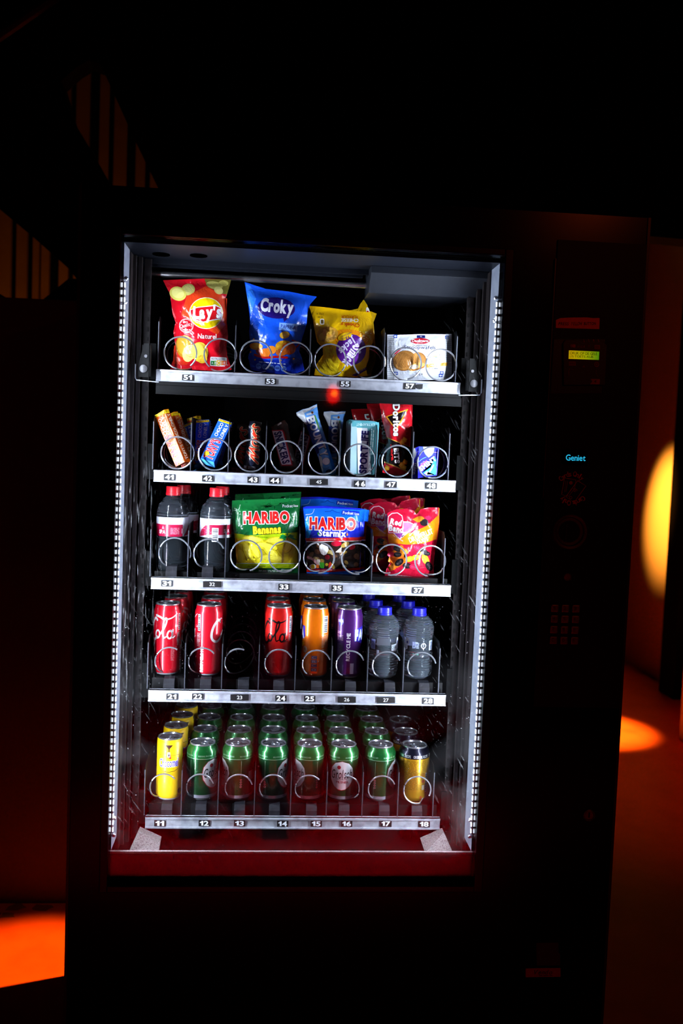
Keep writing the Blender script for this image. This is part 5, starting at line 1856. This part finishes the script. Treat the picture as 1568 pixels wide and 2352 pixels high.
A.ell(-6, 73, 4, 4, (170, 40, 50), 3).text('PREMIUM', 0, 48, 20, 2.6, (80, 90, 90), 3).text('PILSNER', 2, 42, 26, 4.6, (176, 40, 60), 3, bold=0.02)
A.rect(-103, 87.2, 103, 88.0, (150, 200, 160), 1)
for cx in (-62, -20, 22, 64):
    A.text('BREWING SINCE 1615', cx, 93.5, 30, 3.0, (150, 200, 165), 1)
for sx in (-52, 52):
    A.rect(sx - .4, 50, sx + .4, 84, (150, 180, 150), 1)
    for i, yy in enumerate((45, 40, 35, 30)):
        A.ell(sx, yy, 2.4, 2.2, (190, 150, 150), 1, n=10).ell(sx, yy, 1.3, 1.1, (150, 30, 40), 2, n=8)
A.rect(70, 40, 98, 60, (210, 215, 215), 1)
A.rect(-103, 6, 103, 12.5, (150, 150, 165), 1)
beer = can('beer_can', 0.0325, 0.1155, '', 'beer can', 'green beer cans on the bottom shelf', GB, A, mat=printed('green_can_print', 0.3, metal=0.65, coat=1.0), shoulder=0.013, lidR=0.0262, foot=(140, 145, 150),
           bands=((0.0875, 0.2, (14, 92, 38)),))
first = True
for col, px, rot0, n in ((12, (466, 1702), 50, 5), (13, (547, 1702), -76, 5), (14, (628, 1704), 62, 5), (15, (711, 1710), -62, 4), (16, (789, 1703), -8, 5), (17, (874, 1707), 68, 4)):
    rots = [math.radians(rot0 + (0, 70, -50, 120, 30)[i]) for i in range(5)]
    side = {12: 'white oval turned right, beside the yellow can', 13: 'sliver of white oval at its left, above number 13', 14: 'hazy, above number 14',
            15: 'white oval turned left, above number 15', 16: 'white oval facing the window, above number 16', 17: 'next to the gold can, above number 17'}[col]
    rowof(beer, px, 0, n, P1, B1, rots, ['green beer can at the front, %s' % side] + ['green beer can, %s in the row above number %d' % (o, col) for o in ORD[1:]],
          dxs=[0, 0.0006 * (col - 14), 0.001, -0.001, 0], first=first)
    first = False

# gold cans
A = Art(flip=False)
for cx in (-66, -26, 14, 54):
    A.text('ORIGINAL RECIPE', cx, 96.5, 34, 6, (222, 222, 228), 2, bold=0.02)
A.smallprint(-40, 26, 26, 88, 22, (112, 84, 20), 1, fill=0.35)
A.text('XT', 21, 58, 8, 6, (180, 60, 40), 2).ell(21, 44, 4, 3.4, (170, 70, 40), 2).rect(18, 26, 25, 36, (205, 196, 170), 2).rect(14, 8, 18, 13, (180, 70, 40), 2)
A.barcode(27, 20, 33, 60, horiz=True)
gold = can('gold_can', 0.0325, 0.1155, '', 'drink can', 'gold drink cans in column 18', (196, 148, 30), A, shoulder=0.012, lidR=0.0262, foot=(200, 160, 50),
           bands=((0.0915, 0.2, (24, 24, 40)),), mat=printed('gold_can_print', 0.3, metal=0.75, coat=0.4))
rowof(gold, (952, 1704), 0, 3, P1, B1, [math.radians(-6), math.radians(80), math.radians(150)],
      ['gold drink can with a black collar at the front right of the bottom shelf', 'gold drink can, second in its row, dim', 'gold drink can at the back of its row, nearly black'], dxs=[0, -0.005, -0.004])

# red cola cans
HS = 0.1455
def cola_script(A, cx, cy, k, col, l=2):
    """hand drawn script reading Coca-Cola, k = scale (1 -> about 100 mm long)"""
    def S(pts, w, w1=None):
        A.line([(cx + x * k, cy + y * k) for x, y in pts], w * k, col, l, sm=True, w1=w1 * k if w1 is not None else None)
    # C
    S([(-33, 16), (-38, 20), (-46, 12), (-51, -2), (-50, -14), (-42, -19), (-33, -14), (-27, -5)], 4.2)
    S([(-33, 16), (-32, 22), (-27, 21)], 3, 1.5)
    def o(x):
        S([(x, 0), (x - 4, -2), (x - 6, -9), (x - 3, -14), (x + 1.5, -12), (x + 3, -5), (x, 0)], 3)
    def a(x):
        o(x)
        S([(x + 4, 1), (x + 2.5, -8), (x + 4, -13), (x + 8, -10)], 3, 1.5)
    def c(x):
        S([(x + 3, -3), (x + 1, 0.5), (x - 4, -2), (x - 6, -9), (x - 3, -14), (x + 4, -11)], 3, 1.6)
    o(-20); c(-8); a(5)
    S([(13, -6), (19, -5)], 2.6)
    S([(38, 18), (33, 21), (26, 12), (21.5, -2), (23, -14), (31, -18), (38, -12)], 4.2)
    o(41)
    # l with its long swash
    S([(46, -6), (54, 8), (57, 20), (54, 22), (51, 12), (50, -4), (52, -13), (56, -11)], 3, 2)
    a(64)
    S([(36, 26), (44, 24), (54, 20), (66, 23), (76, 30)], 4.4, 1.4)


A = Art(flip=False)
cola_script(A, -8, 92, 1.14, (246, 240, 242), 2)
A.text('ZERO', -30, 62, 7, 5, (246, 240, 242), 2) if False else None
A.text('ORIGINAL TASTE', -8, 66, 34, 3.5, (246, 240, 242), 2)
A.barcode(82, 92, 88.5, 126, horiz=True)
A.smallprint(80, 60, 88.5, 88, 14, (240, 210, 214), 2, fill=0.4).smallprint(66, 30, 74, 58, 14, (226, 150, 160), 2, fill=0.35)
A.text('RECYCLE ME', -86, 34, 52, 7.5, (240, 226, 230), 2, rot=90, bold=0.03)
A.smallprint(-80, 16, -76, 48, 1, (226, 170, 180), 2)
A.text('Coke', -100 + 0, 101, 10, 5, (244, 230, 233), 2).smallprint(-100, 66, -90, 88, 9, (236, 190, 196), 2, fill=0.4)
COK = (212, 14, 38)
cola = can('cola_can', 0.0285, HS, '', 'drink can', 'red cola cans on the second shelf from the bottom', COK, A, shoulder=0.013, lidR=0.0248, bands=((0, 0.0, COK),))
L21 = ['red cola can at the front left of its shelf, white script end facing the window', 'red cola can, second in the far left row', 'red cola can, third in the far left row']
rowof(cola, (386.6, 1383.3), 0, 3, P2, B2, [math.radians(-112), math.radians(-20), math.radians(60)], L21, dxs=[0, 0.006, 0.008])
rowof(cola, (480.7, 1385), 0, 3, P2, B2, [math.radians(150), math.radians(60), math.radians(-30)],
      ['red cola can at the front above number 22, script starting at its right'] + ['red cola can, %s in the second row from the left' % o for o in ORD[1:3]], dxs=[0, 0.003, 0.002], first=False)
# black script
A = Art(flip=False)
cola_script(A, -8, 90, 1.14, (20, 8, 10), 2)
A.barcode(80, 92, 88.5, 126, horiz=True)
A.smallprint(79, 74, 88.5, 89, 7, (240, 200, 205), 2, fill=0.4).smallprint(62, 72, 76, 75, 1, (20, 8, 10), 2)
zero = can('cola_can', 0.0285, HS, '', 'drink can', 'red cola cans with black script in column 24', (222, 26, 22), A, shoulder=0.013, lidR=0.0248)
rowof(zero, (641.5, 1390), 0, 3, P2, B2, [math.radians(-112), math.radians(-30), math.radians(40)],
      ['red can with black script at the front, above number 24', 'red can with black script, second in its row', 'red can with black script, third in its row'], dxs=[0, -0.002, -0.001])

def fanta_logo(A, cx, cy, k, leafcol=(60, 150, 50)):
    A.poly([(cx - 34 * k, cy + 12 * k), (cx - 10 * k, cy + 19 * k), (cx + 34 * k, cy + 15 * k), (cx + 36 * k, cy - 8 * k), (cx + 6 * k, cy - 26 * k), (cx - 28 * k, cy - 13 * k)], (52, 40, 190), 2)
    A.text('FANTA', cx, cy, 64 * k, 24 * k, (244, 246, 252), 4, bold=0.05, outline=((90, 130, 240), 0.035))
    A.poly([(cx + 4 * k, cy - 27 * k), (cx + 16 * k, cy - 34 * k), (cx + 12 * k, cy - 24 * k)], leafcol, 3)

A = Art(flip=False)
fanta_logo(A, 0, 92, 0.95)
A.ell(26, 68, 5, 5.5, (250, 196, 20), 3).ell(34, 58, 6, 7, (226, 190, 160), 3).text('0%', 34, 58, 6, 4, (120, 60, 30), 4)
A.barcode(72, 93, 87, 128, horiz=True)
A.smallprint(71, 62, 89, 90, 12, (240, 210, 180), 2, fill=0.4).smallprint(71, 52, 89, 60, 3, (240, 220, 200), 2, fill=0.4)
for i in range(4):
    A.rect(50, 14 + i * 8.5, 62, 21 + i * 8.5, (110, 100, 140), 2).text('OCRC'[i], 56, 17.5 + i * 8.5, 8, 5, (200, 200, 215), 3)
fan = can('orange_soda_can', 0.0285, HS, '', 'drink can', 'orange soda cans in column 25', (248, 120, 6), A, shoulder=0.013, lidR=0.0248)
rowof(fan, (725.7, 1391.7), 0, 3, P2, B2, [math.radians(-116), math.radians(-60), math.radians(10)],
      ['bright orange soda can at the front of its row', 'orange soda can, second in its row', 'orange soda can, third in its row'], dxs=[0, 0.001, -0.001])
A = Art(flip=False)
fanta_logo(A, 0, 90, 0.95, (200, 30, 60))
A.text('RECYCLE ME', -44, 66, 58, 8, (244, 240, 250), 2, rot=90, bold=0.03).smallprint(-39, 58, -36.5, 80, 1, (200, 180, 220), 2)
A.poly([(-70, 122), (-56, 124), (-56, 114), (-64, 108)], (70, 70, 220), 2).text('FANTA', -62.5, 119, 13, 6, (236, 236, 250), 3, bold=0.03)
A.smallprint(-70, 92, -62, 98, 2, (190, 160, 200), 2).smallprint(-70, 78, -55, 90, 5, (190, 150, 180), 2, fill=0.4).smallprint(-70, 50, -62, 72, 9, (130, 110, 160), 2, fill=0.4)
A.rect(-39, 10, -31, 32, (205, 200, 235), 2)
pur = can('purple_soda_can', 0.0285, HS, '', 'drink can', 'purple soda cans in column 26', (74, 26, 104), A, shoulder=0.013, lidR=0.0248)
rowof(pur, (802.6, 1393.6), 0, 3, P2, B2, [math.radians(84), math.radians(30), math.radians(140)],
      ['purple soda can at the front of its row', 'purple soda can, second in its row', 'purple soda can, third in its row'], dxs=[0, -0.006, -0.007])


# water bottles
def ribbed(name, label, group, prof, capmat, capR, capH, H, sleeve=None, seg=40, ribs=None, mat=None):
    root = empty(name, (0, 0, 0), label, 'water bottle', group)
    pr = []
    for i in range(len(prof) - 1):
        (r0, z0), (r1, z1) = prof[i], prof[i + 1]
        n = max(1, int((z1 - z0) / 0.0011))
        for k in range(n):
            t = k / n
            pr.append((r0 + (r1 - r0) * (t * t * (3 - 2 * t)), z0 + (z1 - z0) * t))
    pr.append(prof[-1])
    out = []
    for r, z in pr:
        q = 0
        for a, b, per, amp in ribs or ():
            if a < z < b:
                q += amp * math.sin(2 * math.pi * (z - a) / per)
        out.append((r + q, z))
    wob = lambda q, h: 1 + (0.05 * math.cos(5 * q + 0.5) * max(0, 1 - h / 0.016) if h < 0.016 else 0)
    m = MB()
    m.lathe([(0.006, out[0][1] + 0.003)] + out, seg, wob=wob)
    m.build('bottle_body', mat or M_BOTTLE, root, smooth=True)
    zc = H - capH
    wob2 = lambda q, h: 1 + 0.012 * math.cos(36 * q)
    m = MB()
    m.lathe([(capR * 0.98, zc - 0.002), (capR, zc), (capR, zc + 0.003), (capR * 0.95, zc + 0.0035), (capR * 0.95, H - 0.002), (capR * 0.9, H - 0.0003), (0.001, H)], 60, wob=wob2)
    m.build('bottle_cap', capmat, root, smooth=True)
    if sleeve:
        R, z0, z1, art, base = sleeve
        gs = 2 * math.pi * R * 1000 / NSEG

        def pos(x, y, l, fl):
            a = x / gs
            k = math.floor(a + 1e-9)
            t = a - k
            r = R + 0.00006 * l
            q0, q1 = 2 * math.pi * k / NSEG, 2 * math.pi * (k + 1) / NSEG
            return ((1 - t) * r * math.sin(q0) + t * r * math.sin(q1), -((1 - t) * r * math.cos(q0) + t * r * math.cos(q1)), y / 1000)
        v, f, c = art_mesh('label', art.polys, pos, gs)
        me = ink_mesh('sleeve_label', v, f, c, weld=0.000005)
        link_mesh('sleeve_label', me, M_SLEEVE, root, smooth=True)
    return root


RS = 0.0322
A = Art(flip=False)
c2 = 2 * math.pi * RS * 1000
MAG = (176, 20, 62)
A.rect(-c2 / 2, 78, c2 / 2, 116, (214, 218, 232), 0)
A.rect(-c2 / 2, 78, -8, 102, MAG, 1)
A.rect(30, 84, c2 / 2, 104, MAG, 1)
A.poly([(-8, 102), (4, 98), (14, 88), (20, 78), (-8, 78)], MAG, 1).poly([(30, 104), (20, 102), (8, 92), (-2, 78), (30, 78), (30, 84)], MAG, 1) if False else None
A.poly([(30, 104), (18, 102), (6, 92), (-6, 78), (30, 84)], MAG, 1)
A.text('SPA', -52, 87, 15, 8, (240, 236, 240), 2, bold=0.03).smallprint(-34, 82, -16, 96, 6, (220, 170, 190), 2, fill=0.35)
A.poly([(-53, 93), (-50, 100), (-47, 93)], (205, 150, 170), 2).rect(-11, 84, -4, 94, (205, 150, 170), 2)
A.barcode(34, 70, 47, 98, horiz=True)
A.text('SPA', 66, 92, 15, 8, (240, 236, 240), 2, bold=0.03)
for i in range(30):
    A.ell(rr.uniform(8, 34), rr.uniform(84, 100), 0.5, 0.5, (236, 200, 210), 2, n=6)
spa_prof = [(0.020, 0.0), (0.029, 0.006), (0.0318, 0.016), (0.0318, 0.07), (0.0318, 0.12), (0.0318, 0.130), (0.0290, 0.143), (0.020, 0.157), (0.0135, 0.164), (0.0125, 0.172)]
for i, v in enumerate(spa_prof):
    spa_prof[i] = (v[0], v[1] * 0.965)
spa = ribbed('water_bottle', '', 'sparkling water bottles on the middle shelf', spa_prof, M_CAPRED, 0.0148, 0.0165, 0.178, (RS, 0.078, 0.116, A, None), ribs=((0.112, 0.124, 0.006, 0.0003),))
B3 = 1.1125
xs31 = atY(398, 1126, 0.184)[0]
spa.location = (xs31, 0.184, B3)
spa.rotation_euler = (0, 0, math.radians(60))
spa['label'] = 'clear bottle with a red cap at the far left end of the middle shelf'
put_copy(spa, 0.014, 0.08, 0, rz=math.radians(10), label='clear bottle with a red cap, behind the far left one')
s2 = put_copy(spa, 0, 0, 0, rz=math.radians(-70), label='clear bottle with a red cap standing beside the green candy bag')
s2.location.x = atY(497.6, 1129, 0.184)[0]
s3 = put_copy(s2, 0.008, 0.075, 0, rz=math.radians(0), label='clear bottle with a red cap, behind the one beside the green bag')

A = Art(flip=False)
A.poly([(14, 72), (36, 75), (36, 63), (31, 61), (29, 57), (26, 61), (14, 60)], (222, 232, 242), 1).text('CHAUD', 24, 67, 19, 7.5, (50, 90, 110), 2)
A.ell(34, 78, 6, 8, (222, 232, 242), 1).ell(35, 77, 2.4, 3, (40, 50, 150), 2)
A.barcode(-34, 62, -22, 82, horiz=True, bg=(170, 180, 225), fg=(50, 60, 140))
A.rect(-18, 50, -13, 61, (190, 196, 220), 1)
A.barcode(86, 62, 98, 82, horiz=True, bg=(222, 230, 245), fg=(70, 90, 150))
A.text('330ml e', 72, 52, 15, 4, (222, 230, 245), 1).ring(72, 72, 5, 1.4, (222, 230, 245), 1).smallprint(48, 66, 62, 80, 6, (180, 190, 235), 1).rect(50, 52, 62, 55, (120, 200, 180), 1)
cp = [(0.020, 0.0), (0.0285, 0.006), (0.0310, 0.016), (0.0310, 0.050), (0.0300, 0.062), (0.0300, 0.086), (0.0312, 0.094), (0.0312, 0.108), (0.0285, 0.119), (0.020, 0.129), (0.0138, 0.1325), (0.0135, 0.139)]
wat = ribbed('water_bottle', '', 'blue capped water bottles on the second shelf from the bottom', cp, M_CAPBLUE, 0.0152, 0.0155, 0.147, (0.0306, 0, 0, A, None),
             ribs=((0.016, 0.050, 0.0056, 0.0009), (0.086, 0.124, 0.0045, 0.0010)), mat=M_BOTTLE2)
rowof(wat, (883.3, 1405.7), 0, 3, P2, B2, [0.0, 1.2, 2.2], ['clear ribbed bottle with a blue cap right of the purple can'] + ['clear ribbed bottle with a blue cap, %s in the row behind number 27' % o for o in ORD[1:3]], dxs=[0, -0.008, -0.014])
rowof(wat, (962.8, 1406), 0, 3, P2, B2, [math.radians(-122), 0.4, 1.9], ['clear ribbed bottle with a blue cap at the right end of its shelf'] + ['clear ribbed bottle with a blue cap, %s in the row behind number 28' % o for o in ORD[1:3]], dxs=[0, -0.010, -0.018], first=False)
for root in [o for o in COL.objects if o.get('category') == 'water bottle']:
    pass

# ------------------------------------------------------------------ seen only as reflections in the glass
# red lantern behind the camera
g = atY(765, 905, 0.012)
v = ray(765, 905)
k = (3.75 + 0.012) / v[1]
LP = np.array([g[0] + v[0] * k, 0.012 - v[1] * k, g[2] + v[2] * k])
lt = empty('red_lantern', tuple(LP), 'small red glowing lantern, seen as a red spot in the glass under the top shelf', 'lantern')
MB().lathe([(0.004, -0.056), (0.020, -0.052), (0.034, -0.034), (0.038, 0.0), (0.034, 0.034), (0.020, 0.052), (0.006, 0.058)], 24).build('lantern_shade', emit('red_lantern_glass', (255, 4, 2), 9), lt, smooth=True)
MB().lathe([(0.002, -0.056), (0.014, -0.052), (0.018, -0.045), (0.010, -0.02)], 16, (0.004, 0.040, 0.04)).build('bulb', emit('lantern_bulb', (255, 96, 6), 26), lt, smooth=True)
MB().tube([(0, 0, 0.064), (0, 0, 3.6 - LP[2])], 0.004, 6).build('cord', M_BLACK, lt)

# the photographer, in dark clothes, legs apart
def skin_body(name, verts, edges, radii, parent, mat, sub=2):
    me = bpy.data.meshes.new(name)
    me.from_pydata(verts, edges, [])
    o = bpy.data.objects.new(name, me)
    COL.objects.link(o)
    md = o.modifiers.new('skin', 'SKIN')
    for i, r in enumerate(radii):
        sv = me.skin_vertices[0].data[i]
        sv.radius = r if hasattr(r, '__len__') else (r, r)
        sv.use_root = i == 0
    md.use_smooth_shade = True
    sm = o.modifiers.new('sub', 'SUBSURF')
    sm.levels = sub
    sm.render_levels = sub
    me.materials.append(mat)
    o.parent = parent
    return o


PB = (-0.16, -1.80, 0.0)
ph = empty('person', PB, 'person in dark clothes holding a camera, a dim silhouette reflected low in the glass', 'person')
vs, es, rs = [], [], []


def jv(p, r, link=None):
    vs.append(p)
    rs.append(r)
    if link is not None:
        es.append((link, len(vs) - 1))
    return len(vs) - 1


pel = jv((0, -0.06, 0.95), (0.15, 0.11))
wai = jv((0, -0.09, 1.10), (0.13, 0.10), pel)
che = jv((0, -0.13, 1.30), (0.16, 0.115), wai)
shd = jv((0, -0.14, 1.43), (0.11, 0.09), che)
nk = jv((0, -0.12, 1.52), (0.052, 0.055), shd)
hd1 = jv((0, -0.09, 1.59), (0.066, 0.075), nk)
hd2 = jv((0, -0.09, 1.67), (0.078, 0.095), hd1)
hd3 = jv((0, -0.10, 1.73), (0.05, 0.06), hd2)
for s in (-1, 1):
    hp = jv((s * 0.095, -0.04, 0.88), 0.095, pel)
    kn = jv((s * 0.125, 0.10, 0.50), 0.062, hp)
    cf = jv((s * 0.135, 0.12, 0.34), 0.058, kn)
    an = jv((s * 0.14, 0.16, 0.10), 0.04, cf)
    so = jv((s * 0.19, -0.14, 1.42), 0.062, shd)
    el = jv((s * 0.25, -0.12, 1.17), 0.044, so)
    fa = jv((s * 0.21, -0.03, 1.22), 0.038, el)
    wr = jv((s * 0.12 + 0.08, 0.045, 1.31), 0.027, fa)
    hn = jv((s * 0.085 + 0.085, 0.070, 1.335), (0.034, 0.02), wr)
    for q in range(4):
        f1 = jv((s * 0.068 + 0.085, 0.082 - 0.002 * q, 1.358 - q * 0.018), 0.009, hn)
        f2 = jv((s * 0.058 + 0.085, 0.096, 1.358 - q * 0.018), 0.008, f1)
        jv((s * (0.040 + 0.004 * q) + 0.085, 0.097, 1.356 - q * 0.018), 0.007, f2)
    t1 = jv((s * 0.070 + 0.085, 0.052, 1.352), 0.010, hn)
    jv((s * 0.050 + 0.085, 0.042, 1.372), 0.009, t1)
M_CLOTH = pbr('black_clothes', (12, 11, 12), 0.9)
M_SKIN = pbr('skin', (150, 105, 85), 0.6)
thin = []
for p, q in zip(vs, rs):
    q = q if hasattr(q, '__len__') else (q, q)
    k = 0.72 if (p[2] < 1.47 and max(q) > 0.036) else 1.0
    thin.append((q[0] * k, q[1] * k))
body = skin_body('body', vs, es, thin, ph, M_SKIN)
# clothes as their own shells a little outside the body
def shell(name, idx, grow, mat):
    mp = {i: n for n, i in enumerate(idx)}
    v2 = [vs[i] for i in idx]
    e2 = [(mp[a], mp[b]) for a, b in es if a in mp and b in mp]
    r2 = [tuple(q + grow for q in (rs[i] if hasattr(rs[i], '__len__') else (rs[i], rs[i]))) for i in idx]
    return skin_body(name, v2, e2, r2, ph, mat)


legs = [i for i, p in enumerate(vs) if p[2] < 0.93]
shell('trousers', [pel] + legs, 0.014, M_CLOTH)
arms = [i for i, p in enumerate(vs) if abs(p[0]) > 0.1 and p[2] > 1.1 and (rs[i] == 0.062 or rs[i] == 0.044 or rs[i] == 0.038)]
shell('jacket', [wai, pel, che, shd] + arms, 0.016, M_CLOTH)
MB().lathe([(0.084, 0.0), (0.092, 0.03), (0.086, 0.07), (0.06, 0.10), (0.02, 0.115)], 20, (0, -0.108, 1.665)).build('hair', pbr('dark_hair', (20, 14, 10), 0.7), ph, smooth=True)
for s in (-1, 1):
    MB().lathe([(0.004, 0), (0.011, 0.004), (0.011, 0.008), (0.003, 0.014)], 12, (s * 0.032, -0.002, 1.675), axis='Y').build('eye', pbr('eye_%d' % (s + 1), (225, 222, 220), 0.3), ph, smooth=True)
    MB().tube([(s * 0.086, -0.09, 1.64), (s * 0.098, -0.10, 1.67), (s * 0.094, -0.105, 1.70)], [0.010, 0.014, 0.010], 8).build('ear', M_SKIN, ph, smooth=True)
    m = MB()
    m.tube([(s * 0.14, 0.11, 0.06), (s * 0.142, 0.18, 0.055), (s * 0.145, 0.26, 0.045), (s * 0.148, 0.35, 0.035), (s * 0.15, 0.385, 0.03)], [0.040, 0.052, 0.05, 0.042, 0.025], 12)
    m.box((s * 0.145 - 0.045, 0.075, 0.0), (s * 0.145 + 0.045, 0.395, 0.018))
    m.build('shoe', pbr('black_shoe_%d' % (s + 1), (10, 10, 10), 0.6), ph, smooth=True)
MB().tube([(0, -0.015, 1.665), (0, 0.008, 1.64), (0, -0.002, 1.63)], [0.008, 0.014, 0.012], 8).build('nose', M_SKIN, ph, smooth=True)
MB().tube([(-0.022, -0.008, 1.605), (0, -0.002, 1.603), (0.022, -0.008, 1.605)], [0.004, 0.007, 0.004], 8).build('mouth', pbr('lips', (120, 60, 55), 0.5), ph, smooth=True)
ph.location = PB
cm = empty('camera_body', (-0.0741, -1.735, 1.35), 'black photo camera held by the dim reflected person', 'camera')
box('grip_body', (-0.065, -0.03, -0.045), (0.065, 0.012, 0.045), M_BLACK, cm, bevel=0.006)
box('viewfinder', (-0.02, -0.03, 0.044), (0.02, 0.010, 0.068), M_BLACK, cm, bevel=0.005)
MB().lathe([(0.034, 0), (0.036, 0.01), (0.034, 0.028), (0.028, 0.030)], 28, (0.0, 0.004, -0.002), axis='Y').build('lens', pbr('lens_black', (8, 8, 9), 0.3), cm, smooth=True).rotation_euler = (0, 0, math.pi)
